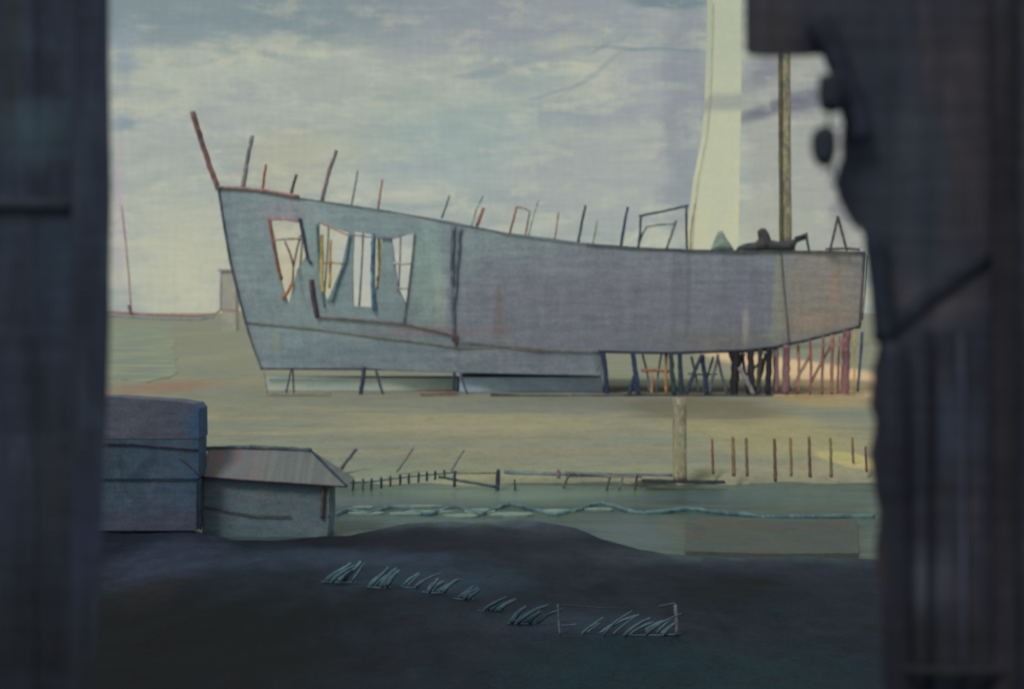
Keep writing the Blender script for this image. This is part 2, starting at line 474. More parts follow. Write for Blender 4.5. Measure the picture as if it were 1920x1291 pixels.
def hullY(px, py):
    a = lerpf(stem_l, py); b = lerpf(stern_l, py); s = max(0, min(1, (px-a)/(b-a)))
    pd = lerpf(deck_l, px); pc = lerpf(chine_l, px); t = (py-pd)/(pc-pd)
    tt = max(0, min(1, t))
    B = lerpf(Bd, s)*(1-tt**1.6)+lerpf(Bc, s)*tt**1.6
    if t > 1: B -= .8*(t-1)*min(1, B)
    return Y0-B
def HP(px, py, off=0.0): return U(px, py, hullY(px, py)-off)
def mirr(v): return Vector((v.x, 2*Y0-v.y, v.z))

ship = empty('ship_hull', (0, Y0, 0), 'large unfinished grey blue ship hull with raked bow propped on timber trestles above the sand', 'ship')
KH = 2.05
hx = lambda px: (px-960)/F*73.0
def hz(py): return H-(py-HZ)/F*73.0
def hf(px, py, rx, ry, colr, k, soft=.6, rot=0): return ('xz', hx(px), hz(py)-0, rx*73/F, ry*73/F, rot, soft, colr, k)
hull_m = mottled('hull_paint', [S(104, 114, 126, KH), S(114, 120, 130, KH), S(94, 104, 118, KH), S(114, 128, 134, KH)],
    scale=(.3, .3, .6), streak=.5, fine=5, grain=.4, bump=.3, rough=.75, spec=.3, coord='World', feats=[
    hf(620, 470, 260, 260, S(114, 130, 139, KH), .8),
    hf(560, 500, 60, 160, S(122, 138, 142, KH), .6),
    hf(520, 390, 60, 22, S(124, 120, 134, KH), .6),
    hf(900, 400, 120, 30, S(118, 134, 146, KH), .4),
    hf(800, 520, 32, 110, S(124, 142, 144, KH), .75),
    hf(825, 560, 14, 60, S(150, 164, 156, KH), .6),
    hf(990, 480, 110, 40, S(112, 126, 134, KH), .6),
    hf(1150, 570, 330, 110, S(108, 108, 126, KH), .8),
    hf(1400, 560, 60, 100, S(104, 104, 124, KH), .85),
    hf(1350, 640, 140, 24, S(104, 102, 106, KH), .7),
    hf(1555, 560, 100, 130, S(122, 118, 118, KH), .95, .4),
    hf(1570, 540, 12, 40, S(142, 118, 110, KH), .6),
    hf(1540, 600, 70, 22, S(132, 118, 112, KH), .7),
    hf(1460, 560, 12, 110, S(120, 122, 116, KH), .8),
    hf(935, 590, 9, 60, S(108, 96, 100, KH), .6),
    hf(940, 620, 22, 14, S(108, 98, 102, KH), .6),
    hf(1400, 610, 7, 40, S(140, 142, 138, KH), .6),
    hf(490, 640, 8, 26, S(124, 132, 116, KH), .6),
    hf(1265, 560, 7, 110, S(96, 98, 110, KH), .6),
    hf(1290, 560, 5, 100, S(92, 94, 110, KH), .6),
    hf(650, 670, 200, 26, S(96, 108, 122, KH), .6),
    hf(800, 622, 130, 12, S(118, 104, 116, KH), .6),
])
openA = [(504, 409), (560, 413), (566, 440), (574, 478), (556, 508), (541, 572), (530, 540), (516, 480)]
openB = [(598, 416), (625, 426), (654, 437), (640, 500), (613, 566), (603, 538), (598, 480)]
openC = [(664, 434), (697, 440), (695, 500), (696, 576), (662, 574), (661, 500)]
openD = [(704, 446), (716, 448), (714, 500), (709, 545), (702, 540), (703, 490)]
openE = [(734, 446), (777, 437), (771, 500), (761, 570), (746, 540), (740, 490)]
outer = [p for p in deck_l]+[(1617, 541), (1612, 611)]+[p for p in reversed(chine_l[:-1])]+[(448, 560), (431, 490), (419, 420)]
vs, fs = sheet(outer, [openA, openB, openC, openD, openE], 13)
def shell(name, far=False):
    bm = bmesh.new(); vv = {}
    for f in fs:
        if far:
            cx = sum(vs[i][0] for i in f)/len(f)
            if cx < 865: continue
        q = []
        for i in f:
            if i not in vv:
                p = HP(vs[i][0], vs[i][1]); vv[i] = bm.verts.new(mirr(p) if far else p)
            q.append(vv[i])
        try: bm.faces.new(q)
        except ValueError: pass
    bmesh.ops.recalc_face_normals(bm, faces=bm.faces)
    if sum(f.normal.y for f in bm.faces) > 0 and not far or sum(f.normal.y for f in bm.faces) < 0 and far:
        bmesh.ops.reverse_faces(bm, faces=bm.faces)
    o = fin(name, bm, hull_m, ship, smooth=False, normals=False)
    md = o.modifiers.new('thick', 'SOLIDIFY'); md.thickness = .16; md.offset = -1
    return o
shell('side_planking'); shell('side_planking', True)
# bottom, garboard (deep forefoot), deck, transom
def strip(name, A, B_, mat=hull_m, thick=.14, parent=ship):
    bm = bmesh.new()
    a = [bm.verts.new(p) for p in A]; b = [bm.verts.new(p) for p in B_]
    for i in range(len(a)-1): bm.faces.new((a[i], a[i+1], b[i+1], b[i]))
    o = fin(name, bm, mat, parent)
    md = o.modifiers.new('thick', 'SOLIDIFY'); md.thickness = thick; md.offset = 0
    return o
pxs = [1131+i*(1611-1131)/24 for i in range(25)]
cn = [HP(p, lerpf(chine_l, p), -.1) for p in pxs]
strip('bottom', cn, [mirr(p) for p in cn])
pk = [462+i*(1131-462)/30 for i in range(31)]
def kpx(p): return 490+(p-462)*(1130-490)/(1131-462)
c2 = [HP(p, lerpf(chine_l, p)+1, -.05) for p in pk]
k2 = [U(kpx(p), lerpf(keel_l, kpx(p)), hullY(p, lerpf(chine_l, p))+.35*min(1, (p-462)/150)) for p in pk]
fore = strip('forefoot', c2, k2)
strip('forefoot', [mirr(p) for p in c2], [mirr(p) for p in k2])
strip('bottom', k2, [mirr(p) for p in k2])
bm = bmesh.new()   # bulkhead closing the deep forefoot
q = [c2[-1], k2[-1], mirr(k2[-1]), mirr(c2[-1])]; bm.faces.new([bm.verts.new(p+Vector((.02, 0, 0))) for p in q]); fin('bulkhead', bm, hull_m, ship)
pdk = [870+i*(1620-870)/24 for i in range(25)]
dk = [HP(p, lerpf(deck_l, p)+8, -.2) for p in pdk]
strip('deck', dk, [mirr(p) for p in dk], wood(108, 104, 98))
bm = bmesh.new(); q = [HP(1621, 473, -.05), HP(1611.5, 610, -.05)]; q = q+[mirr(q[1]), mirr(q[0])]
bm.faces.new([bm.verts.new(p) for p in q]); tr = fin('transom', bm, hull_m, ship); md = tr.modifiers.new('t', 'SOLIDIFY'); md.thickness = .15

def tim(name, pts, w, colr, parent=ship, d=None, taper=1, seg=6, wob=.07, k=KW, smooth=True, Y=None):
    """timber along photo points lying on the hull side (or at distance Y); w in photo pixels"""
    P = [HP(a, b, .12) if Y is None else U(a, b, Y) for a, b in pts]
    yy = sum(p.y for p in P)/len(P)
    bm = bmesh.new(); beam(bm, P, w*yy/F, (d or w)*yy/F, taper, wob, seg=seg)
    return fin(name, bm, wood(*colr, k), parent, smooth=smooth)
# stem
tim('stem_post', [(361, 210), (380, 272), (396, 320), (410, 356)], 9.5, (108, 82, 82), Y=Y0-.2, taper=1.0)
tim('stem', [(408, 350), (419, 420), (431, 490), (448, 560), (460, 605), (474, 650), (491, 693)], 2.6, (98, 106, 114), Y=Y0-.25, d=8)
# rails and battens along the hull
tim('sheer_rail', [(410, 351), (460, 354), (500, 358), (560, 369)], 6, (134, 108, 104))
tim('sheer_rail', [(560, 371), (700, 391), (850, 417), (950, 437), (1100, 457)], 2, (108, 114, 124))
tim('sheer_rail', [(1100, 457), (1200, 465), (1300, 469), (1400, 471), (1520, 471), (1622, 473)], 3.2, (84, 84, 90))
tim('chine_batten', [(462, 604), (560, 613), (700, 631), (860, 651), (1000, 656), (1130, 659)], 2.2, (118, 110, 98))
tim('chine_batten', [(1122, 659), (1260, 662), (1400, 657), (1450, 651), (1500, 641), (1540, 631), (1613, 612)], 5, (44, 46, 56))
tim('side_batten', [(596, 594), (680, 600), (760, 607), (860, 630)], 3, (112, 92, 96))
tim('side_batten', [(860, 640), (960, 650), (1050, 657)], 2, (104, 96, 92))
tim('keel_plank', [(490, 691), (600, 691), (700, 692), (900, 698), (1130, 703)], 3.4, (54, 62, 76), Y=76.0, d=8)
tim('seam_batten', [(1465, 474), (1470, 540), (1476, 600), (1480, 646)], 2, (84, 84, 86))
tim('corner_post', [(1622, 472), (1617, 541), (1612, 611)], 3.2, (80, 78, 84))
tim('corner_post', [(1628, 478), (1623, 541), (1617, 600)], 2.4, (74, 70, 76), Y=73.9)
# heavy strap posts amidships
tim('side_strap', [(850, 424), (848, 500), (850, 560), (851, 640)], 7, (88, 96, 112), d=3, wob=.12)
tim('side_strap', [(863, 428), (860, 470), (856, 520), (853, 560)], 6, (90, 98, 114), d=3, wob=.12)
tim('side_peg', [(855, 632), (856, 648)], 4, (98, 76, 76))
# frames round the openings
tim('opening_frame', [(505, 409), (515, 465), (521, 498), (528, 525)], 6.5, (124, 88, 84))
tim('opening_frame', [(506, 411), (535, 411), (560, 415)], 4.5, (150, 116, 110))
tim('opening_frame', [(562, 409), (570, 450), (577, 487), (584, 494)], 6, (58, 66, 84), taper=.7)
tim('opening_frame', [(583, 524), (588, 560), (595, 595)], 8.5, (84, 68, 82))
tim('opening_frame', [(777, 437), (772, 490), (764, 555), (757, 608)], 2.4, (96, 100, 96))
tim('opening_frame', [(700, 438), (698, 490), (699, 540), (702, 582)], 7, (84, 116, 136), wob=.1)
tim('opening_frame', [(656, 440), (648, 490), (634, 525), (622, 566)], 4, (92, 120, 132))
tim('opening_frame', [(594, 420), (597, 480), (602, 540), (608, 575)], 4, (96, 122, 134))
tim('opening_frame', [(530, 560), (541, 545), (548, 530)], 6, (176, 118, 88))
tim('opening_frame', [(600, 417), (625, 428), (652, 441)], 3.4, (150, 118, 114))
tim('crosspiece', [(598, 494), (620, 492), (641, 494)], 3.5, (150, 124, 96))
tim('crosspiece', [(660, 440), (690, 444), (735, 447), (760, 440)], 3, (120, 118, 128))
tim('crosspiece', [(736, 494), (755, 495), (770, 494)], 4, (150, 148, 146))
tim('crosspiece', [(744, 541), (755, 541), (766, 540)], 4, (146, 144, 142))
tim('crosspiece', [(514, 450), (540, 448), (568, 447)], 4, (138, 128, 120))
tim('inner_brace', [(534, 452), (544, 475), (550, 498), (549, 530)], 3.5, (112, 84, 82), Y=75.5)
tim('inner_brace', [(564, 440), (556, 470), (550, 500)], 4, (132, 112, 116), Y=75.6)
tim('inner_brace', [(604, 440), (603, 520), (606, 550)], 7, (160, 142, 100), Y=75.3, k=1.8)
tim('inner_brace', [(620, 450), (618, 540)], 5, (168, 150, 104), Y=75.4, k=1.8)
tim('inner_brace', [(711, 446), (711, 500), (708, 545)], 7, (166, 148, 98), Y=75.2, k=1.8)
# far-side ribs, standing bare where the far planking is not yet on
for p in (470, 545, 590, 655, 728, 795, 850):
    P = []
    for j in range(7):
        py = lerpf(deck_l, p)+(lerpf(chine_l, p)-lerpf(deck_l, p))*j/6
        P.append(mirr(HP(p, py, -.1)))
    bm = bmesh.new(); beam(bm, P, .16, .2, seg=1); fin('far_rib', bm, wood(120, 124, 126), ship, smooth=True)
bm = bmesh.new(); beam(bm, [mirr(HP(p, lerpf(deck_l, p)+3, 0)) for p in (412, 500, 600, 700, 800, 868)], .2, .25, seg=2); fin('far_rail', bm, wood(112, 116, 124), ship, smooth=True)
# timbers rising above the sheer
posts = [
    ([(455, 354), (462, 310), (473, 254)], 8.5, (118, 114, 122)),
    ([(492, 358), (495, 335), (499, 308)], 5, (134, 84, 74)),
    ([(545, 368), (550, 346), (556, 327)], 6, (74, 76, 82)),
    ([(604, 376), (616, 325), (631, 282)], 7.5, (114, 104, 114)),
    ([(659, 386), (665, 352), (671, 320)], 4, (122, 120, 132)),
    ([(709, 391), (713, 362), (717, 336)], 4, (150, 104, 82)),
    ([(828, 409), (836, 388), (843, 366)], 3.6, (76, 94, 96)),
    ([(884, 423), (893, 393), (906, 366)], 4, (136, 156, 154)),
    ([(894, 424), (901, 405), (907, 390)], 7, (136, 98, 92)),
    ([(956, 437), (963, 410), (969, 387)], 5, (142, 104, 96)),
    ([(967, 388), (982, 390), (994, 396)], 3, (142, 110, 102)),
    ([(985, 441), (990, 415), (994, 395)], 4, (128, 108, 104)),
    ([(991, 441), (1000, 405), (1010, 374)], 4, (138, 152, 146)),
    ([(1040, 449), (1044, 425), (1047, 398)], 4, (142, 128, 112)),
    ([(1084, 455), (1091, 418), (1098, 385)], 5.5, (64, 82, 88)),
    ([(1111, 458), (1116, 435), (1119, 414)], 3.5, (128, 134, 122)),
    ([(1164, 462), (1170, 425), (1177, 388)], 6, (70, 82, 100)),
]
for pts, w, c in posts: tim('frame_head', pts, w, c, Y=hullY(pts[0][0], lerpf(deck_l, pts[0][0]))+.1, taper=.85)
# deck frame by the mast
YD = 72.8
for pts, w in (([(1197, 464), (1200, 435), (1202, 404)], 4.5), ([(1198, 405), (1245, 396), (1291, 385)], 4.5), ([(1287, 384), (1287, 430), (1288, 470)], 4.5)):
    tim('deck_frame', pts, w, (66, 80, 92), Y=YD)
for pts, w in (([(1196, 462), (1204, 440), (1213, 425)], 4), ([(1213, 425), (1240, 421), (1264, 420)], 3), ([(1250, 466), (1259, 440), (1268, 413)], 5)):
    tim('deck_frame', pts, w, (96, 108, 104), Y=YD+.15)
# mast
tim('mast', [(1475, 474), (1473, 300), (1472, 150), (1473, -60)], 19, (140, 136, 114), Y=YD+1.6, taper=.95, wob=.02, k=1.5)
tim('mast_track', [(1465, 474), (1463.5, 300), (1463, 150), (1463, -60)], 7, (104, 100, 82), Y=YD+1.35, wob=.05, k=1.3)
# little A-frame near the stern
for pts in ([(1556, 470), (1564, 438), (1571, 405)], [(1588, 470), (1580, 440), (1571, 405)]):
    tim('a_frame_leg', pts, 4.5, (74, 70, 74), Y=YD+.1)
tim('a_frame_foot', [(1548, 467), (1590, 466), (1612, 468)], 4.5, (70, 66, 68), Y=YD+.1)

# things stowed on deck
def blobmesh(name, outline, Y, depth, mat, step=6, puff=.5):
    """cloth-covered heap with the outline given, bulging front and back"""
    vs_, fs_ = sheet(outline, [], step)
    n = len(outline)
    def dist(p):
        m = 1e9
        for i in range(n):
            a = Vector(outline[i]); b = Vector(outline[(i+1) % n]); ab = b-a
            t = max(0, min(1, (Vector(p)-a).dot(ab)/max(ab.length_squared, 1e-6))); m = min(m, (a+ab*t-Vector(p)).length)
        return m
    bm = bmesh.new(); fr = []; bk = []
    for v in vs_:
        d = dist(v); b = depth*(1-math.exp(-d/7.0)); b *= 1+.35*noise.noise(Vector((v[0]*.12, v[1]*.12, 2)))
        fr.append(bm.verts.new(U(v[0], v[1], Y-b*.5-.01))); bk.append(bm.verts.new(U(v[0], v[1], Y)+Vector((0, b*.5+.01, 0))))
    cnt = {}
    for f in fs_:
        bm.faces.new([fr[i] for i in f]); bm.faces.new([bk[i] for i in reversed(f)])
        for i in range(len(f)):
            a, b = f[i], f[(i+1) % len(f)]; key = (min(a, b), max(a, b)); cnt.setdefault(key, []).append((a, b))
    for key, l in cnt.items():
        if len(l) == 1:
            a, b = l[0]; bm.faces.new((fr[b], fr[a], bk[a], bk[b]))
    return fin(name, bm, mat, smooth=True)
w_m = mottled('oily_canvas', [S(66, 66, 70, 1.5), S(54, 56, 64, 1.5), S(78, 72, 72, 1.5)], scale=(1.5, 1.5, 1.5), fine=9, grain=.3)
o = blobmesh('covered_winch', [(1376, 474), (1384, 462), (1400, 456), (1416, 454), (1422, 448), (1420, 434), (1426, 428), (1435, 428), (1442, 438), (1446, 450), (1462, 453), (1484, 450), (1500, 444), (1512, 441), (1512, 448), (1494, 455), (1488, 474)], YD+.5, 1.5, w_m)
recentre(o, U(1430, 474, YD+.5)); tag(o, 'dark canvas covered winch heaped on the deck beside the olive mast', 'winch')
o = empty('deck_trestle', U(1512, 472, YD+.3), 'low dark trestle standing on deck just right of the mast foot', 'trestle')
tim('leg', [(1512, 438), (1514, 455), (1518, 474)], 4.5, (66, 74, 80), parent=o, Y=YD+.3)
tim('crossbar', [(1490, 446), (1502, 442), (1514, 438)], 4, (70, 74, 78), parent=o, Y=YD+.3)
tim('leg', [(1491, 446), (1490, 460), (1489, 474)], 3, (88, 80, 78), parent=o, Y=YD+.35)
g_m = mottled('faded_tarp', [S(118, 134, 130, KW), S(100, 116, 116, KW), S(140, 142, 132, KW)], scale=(2, 2, 2), fine=9, grain=.25)
o = blobmesh('tarpaulin_heap', [(1332, 470), (1340, 448), (1347, 433), (1354, 432), (1362, 446), (1378, 470)], YD+.4, .8, g_m)
recentre(o, U(1354, 470, YD+.4)); tag(o, 'small peaked green grey tarpaulin heap on deck in front of the pale tower', 'tarpaulin')

# ------------------------------------------------------------------ shores and trestles under the hull
YP = gY(739)
def prop(name, label, cat, segs, group='timber props holding up the hull', Y=YP, k=KW, names=None):
    """segs: (points, width, colour). one timber -> single mesh, more -> Empty with parts"""
    allp = [p for s in segs for p in s[0]]
    bx = sum(p[0] for p in allp)/len(allp); by = max(p[1] for p in allp)
    base = U(bx, by, Y)
    if len(segs) == 1:
        pts, w, c = segs[0]; P = [U(a, b, Y) for a, b in pts]
        bm = bmesh.new(); beam(bm, P, w*Y/F, min(w, 12)*Y/F, 1, .08); o = fin(name, bm, wood(*c, k), smooth=True); recentre(o, base)
        return tag(o, label, cat, group)
    o = empty(name, base, label, cat, group)
    for i, (pts, w, c) in enumerate(segs):
        tim(names[i] if names else 'leg', pts, w, c, parent=o, Y=Y+i*.17, k=k)
    return o
NV = (50, 60, 84); DK = (42, 46, 56)
prop('trestle', 'thin two legged navy trestle under the bow end of the hull, farthest left', 'trestle', [([(546, 692), (541, 716), (536, 739)], 3, NV), ([(549, 692), (551, 739)], 3, NV)])
prop('trestle', 'second trestle from the bow with one thick dark post and one slanted leg', 'trestle', [([(683, 688), (680, 712), (676, 741)], 8, (58, 62, 80)), ([(705, 694), (711, 716), (718, 739)], 4.5, (62, 78, 90))])
prop('trestle', 'third trestle from the bow with one upright and one slanted navy leg', 'trestle', [([(852, 698), (851, 718), (851, 739)], 6, NV), ([(863, 698), (869, 718), (876, 738)], 4, (66, 78, 100))])
prop('trestle', 'navy trestle with a hair thin brace where the deep forefoot ends', 'trestle', [([(1131, 661), (1136, 700), (1138, 740)], 8.5, (46, 60, 84)), ([(1131, 664), (1126, 680), (1120, 694)], 2, (96, 90, 86))], names=['leg', 'brace'])
prop('trestle', 'leaning navy prop with a wedge shaped foot left of the orange frame', 'prop', [([(1187, 661), (1192, 700), (1197, 740)], 9, (48, 62, 88)), ([(1190, 704), (1184, 722), (1180, 740)], 8, (52, 62, 84))], names=['leg', 'wedge'])
prop('scaffold_frame', 'small rusty orange scaffold frame with a crossbar under the hull', 'scaffold', [([(1222, 698), (1222, 739)], 4, (170, 124, 92)), ([(1249, 664), (1249, 739)], 5.5, (168, 126, 88)), ([(1203, 694), (1230, 694), (1254, 696)], 6, (148, 104, 88))], names=['upright', 'upright', 'crossbar'], Y=YP+.5)
prop('prop', 'dark green prop just right of the orange frame', 'prop', [([(1258, 662), (1260, 700), (1264, 739)], 8.5, (50, 64, 68))])
prop('prop', 'straight navy prop beside the dark green one', 'prop', [([(1275, 661), (1276, 700), (1277, 744)], 8.5, (46, 60, 72))])
prop('trestle', 'wide navy A shaped trestle standing by the two close green and navy props', 'trestle', [([(1316, 664), (1300, 702), (1286, 739)], 6.5, (54, 64, 84)), ([(1316, 664), (1321, 700), (1325, 739)], 8, (46, 54, 78))])
prop('trestle', 'grey blue A shaped trestle left of the thickest black post', 'trestle', [([(1347, 664), (1338, 702), (1330, 737)], 5, (84, 90, 100)), ([(1345, 664), (1353, 702), (1363, 738)], 5, (78, 82, 94))])
prop('prop', 'thickest black post with a flared head under the hull', 'prop', [([(1381, 657), (1379, 690), (1375, 744)], 15, (40, 38, 44)), ([(1370, 662), (1380, 690)], 9, (44, 42, 48)), ([(1394, 662), (1382, 690)], 8, (46, 44, 50))], names=['post', 'strut', 'strut'])
prop('prop', 'pale grey timber leaning against the thickest black post', 'prop', [([(1386, 688), (1399, 712), (1413, 739)], 8, (128, 124, 132))], Y=YP-.3)
prop('prop', 'thick brown black post standing right of the pale leaning timber', 'prop', [([(1407, 656), (1408, 700), (1410, 740)], 12, (48, 44, 52))])
prop('prop', 'slim dark grey prop between two thick black posts', 'prop', [([(1426, 654), (1424, 700), (1421, 740)], 8, (60, 60, 64))])
prop('prop', 'navy black post, last of the dark ones before the purple props', 'prop', [([(1443, 652), (1441, 700), (1440, 740)], 10.5, (38, 40, 52))])
prop('prop', 'pinkish grey board standing right beside the last navy black post', 'prop', [([(1455, 651), (1455, 739)], 9, (134, 112, 116))], Y=YP+.6)
prop('prop', 'broad purple prop, left of the red braced ones', 'prop', [([(1475, 646), (1474, 700), (1472, 739)], 13, (112, 86, 94))])
prop('trestle', 'red prop with a brown diagonal brace leaning from its foot', 'trestle', [([(1519, 637), (1521, 690), (1519, 740)], 4.5, (134, 84, 88)), ([(1482, 732), (1502, 696), (1520, 664)], 5, (130, 104, 100))], names=['leg', 'brace'])
prop('trestle', 'dark red prop crossed by a long brown diagonal brace', 'trestle', [([(1544, 630), (1542, 690), (1541, 740)], 5, (126, 88, 88)), ([(1521, 716), (1542, 676), (1562, 640)], 5, (124, 104, 98))], names=['leg', 'brace'])
prop('prop', 'thin reddish prop left of the broad plum coloured one', 'prop', [([(1561, 627), (1560, 690), (1559, 740)], 6, (134, 98, 92))])
prop('prop', 'broad plum coloured prop close to the stern', 'prop', [([(1587, 619), (1585, 690), (1583, 746)], 14.5, (116, 86, 90))])
prop('prop', 'thin ochre lath beside the broad plum prop', 'prop', [([(1602, 616), (1602, 739)], 2.6, (170, 140, 84))], Y=YP-.1)
prop('prop', 'slanted navy prop at the very stern, beyond the ochre lath', 'prop', [([(1617, 622), (1613, 676), (1608, 734)], 4.5, (60, 74, 98))])
prop('prop', 'sketchy grey timber upright at the foot of the bow', 'prop', [([(494, 696), (498, 718), (502, 737)], 3.5, (132, 132, 120))], Y=YP+.3)
def sill(label, a, b, w, c, Y=None, cat='beam'):
    Y = Y or gY(742)
    bm = bmesh.new(); P = [U(a[0], a[1], Y), U((a[0]+b[0])/2, (a[1]+b[1])/2+.5, Y), U(b[0], b[1], Y)]
    beam(bm, P, w*Y/F, .5, 1, .1); o = fin('sill_beam', bm, wood(*c), smooth=True); recentre(o, (P[1].x, P[1].y, 0)); tag(o, label, cat, 'timber sills lying under the hull')
sill('long black sill beam on the sand beneath the cluster of dark props', (1170, 741), (1448, 742), 5, (44, 46, 54))
sill('black sill beam lying amidships where there are no props', (920, 740), (1068, 743), 5, (54, 54, 56))
sill('short reddish sill beam by the third trestle from the bow', (788, 737), (858, 736), 4.5, (122, 92, 84))
sill('grey purple sill beam between the black one and the navy trestle', (1070, 740), (1168, 739), 3.5, (92, 90, 102))
sill('ochre sill beam under the purple and red props at the stern', (1452, 741), (1620, 742), 3.5, (160, 128, 96))
sill('thin grey sill beam under the very bow', (500, 738), (620, 737), 2.2, (122, 120, 108))
# slab under the forefoot, its grey painted as the hull's shadow strip
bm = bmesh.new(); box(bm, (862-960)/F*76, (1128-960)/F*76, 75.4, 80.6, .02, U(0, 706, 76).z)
o = fin('shade_cradle', bm, mottled('shade_cradle_boards', [S(98, 108, 122, 4), S(88, 100, 114, 4), S(108, 112, 120, 4)], scale=(.4, 1, 1.2), fine=5, grain=.2))
recentre(o, (o.dimensions.x*0-1.0, 78, 0)); tag(o, 'long slate grey boarded slab in shadow strip colour beneath the forefoot amidships', 'shade_cradle')

# ------------------------------------------------------------------ tower and stay
KT = 1.85
tower_m = mottled('limewash', [S(186, 188, 170, KT), S(180, 184, 170, KT), S(192, 191, 168, KT)], scale=(.06, .06, .03), fine=1.2, grain=.07, bump=.15, coord='World', feats=[
    ('xz', (1365-960)/F*150, H-(192-HZ)/F*150, 6, 1.4, 0, .6, S(140, 142, 150, KT), .85),
    ('xz', (1362-960)/F*150, H-(60-HZ)/F*150, 5, 12, 0, .8, S(168, 174, 166, KT), .7)])
def tower():
    Yt = 150.0
    prof = [(-250, 1338, 1392), (0, 1338, 1392), (60, 1337, 1391), (180, 1333, 1390), (250, 1327, 1389), (330, 1311, 1387), (400, 1302, 1386), (470, 1298, 1385), (590, 1290, 1385), (624, 1286, 1385)]
    root = empty('tower', U(1340, HZ+F*H/Yt, Yt), 'tall pale cream tower flaring to the left at its foot, rising behind the deck frame', 'tower')
    bm = bmesh.new(); rings = []
    for py, a, b in prof:
        A = U(a, py, Yt); B = U(b, py, Yt); w = (B.x-A.x)
        z = max(A.z, 0)
        rings.append([bm.verts.new((x, y, z)) for x, y in ((A.x, Yt), (A.x+w*.04, Yt-.1), (B.x-.05, Yt-.1), (B.x, Yt), (B.x, Yt+5), (A.x, Yt+5))])
    for r, s in zip(rings, rings[1:]):
        for i in range(6): bm.faces.new((r[i], r[(i+1) % 6], s[(i+1) % 6], s[i]))
    bm.faces.new(rings[0])
    fin('shaft', bm, tower_m, root)
    bm = bmesh.new(); beam(bm, [U(a-1.2, py, Yt-.3) for py, a, b in prof[1:8]], .12, .12, seg=3); fin('edge_rib', bm, wood(168, 164, 146), root, smooth=True)
tower()
def rope(name, label, pts, w, c, cat='rope', group=None, k=KW):
    bm = bmesh.new(); P = [U(*p) for p in pts]; beam(bm, P, w*P[0].y/F, None, 1, .04, sides=6, seg=4)
    o = fin(name, bm, wood(*c, k), smooth=True); recentre(o, P[-1]); return tag(o, label, cat, group)
rope('stay_rope', 'thin brown stay rope dropping to the deck at the right of the deck frame', [(1304, 380, 72.9), (1298, 410, 72.9), (1295, 440, 72.9), (1294, 470, 72.9)], 2.6, (160, 136, 104))

bm = bmesh.new(); box(bm, (500-960)/F*77, (858-960)/F*77, 76.6, 79.4, .02, U(0, 708, 77).z)  # set-back slab carrying the painted shadow strip on towards the bow
o = fin('shade_cradle', bm, mottled('shade_cradle_pale', [S(122, 128, 122, 3), S(112, 122, 122, 3), S(108, 116, 124, 3)], scale=(.3, 1, 1.2), fine=5, grain=.25, coord='World'))
recentre(o, (-11, 78, 0)); tag(o, 'pale grey green slab painting the shadow strip set back beneath the bow end, behind the three small trestles', 'shade_cradle')
# second rank of shores, farther in
prop('trestle', 'faint grey trestle deep under the hull behind the wide navy one', 'trestle', [([(1296, 668), (1304, 700), (1310, 736)], 4, (92, 98, 106)), ([(1338, 668), (1328, 700), (1318, 736)], 4, (86, 92, 102)), ([(1290, 700), (1315, 702), (1345, 701)], 3, (88, 94, 102))], Y=gY(736), names=['leg', 'leg', 'crossbar'])
prop('trestle', 'dark lattice trestle filling the gap between the black posts', 'trestle', [([(1392, 664), (1397, 700), (1402, 738)], 5, (62, 62, 72)), ([(1436, 662), (1428, 700), (1416, 738)], 5, (56, 58, 70)), ([(1398, 704), (1416, 688), (1436, 668)], 4, (70, 70, 80)), ([(1366, 660), (1410, 657), (1446, 654)], 6, (56, 54, 62))], Y=gY(738), names=['leg', 'leg', 'brace', 'head_beam'])
prop('trestle', 'faint navy trestle behind the leaning prop and the orange frame', 'trestle', [([(1205, 664), (1214, 700), (1218, 737)], 4, (96, 106, 116)), ([(1240, 664), (1234, 700), (1230, 737)], 3.5, (104, 108, 112))], Y=gY(737))
prop('prop', 'faint pink prop set back between the purple and the first red ones', 'prop', [([(1497, 646), (1498, 690), (1497, 738)], 5, (168, 128, 120))], Y=gY(738)+.4)
prop('prop', 'faint rosy prop set back just left of the broad plum one', 'prop', [([(1574, 630), (1572, 690), (1571, 738)], 4.5, (162, 120, 112))], Y=gY(738)+.4)

# ------------------------------------------------------------------ distant barge on the left
b = empty('barge', U(320, 592, 360), 'long low barge with a red gunwale and leaning mast on the left horizon', 'barge')
YB = 360
tim('gunwale', [(120, 583), (215, 585), (300, 590), (370, 592), (405, 588), (414, 580)], 3.2, (148, 104, 104), parent=b, Y=YB)
tim('gunwale', [(120, 587), (240, 589), (330, 594), (385, 594)], 1.5, (160, 128, 124), parent=b, Y=YB-.5)
tim('hull', [(120, 592), (215, 593), (300, 598), (370, 600), (402, 594)], 3.2, (112, 138, 154), parent=b, Y=YB)
tim('mast', [(246, 588), (242, 520), (236, 455), (228, 385)], 2.8, (150, 104, 116), parent=b, Y=YB, taper=.7)
tim('mast_foot', [(241, 572), (247, 590)], 5, (110, 84, 90), parent=b, Y=YB-1)
tim('bow_post', [(414, 582), (414, 540), (415, 505)], 4, (148, 138, 150), parent=b, Y=YB)
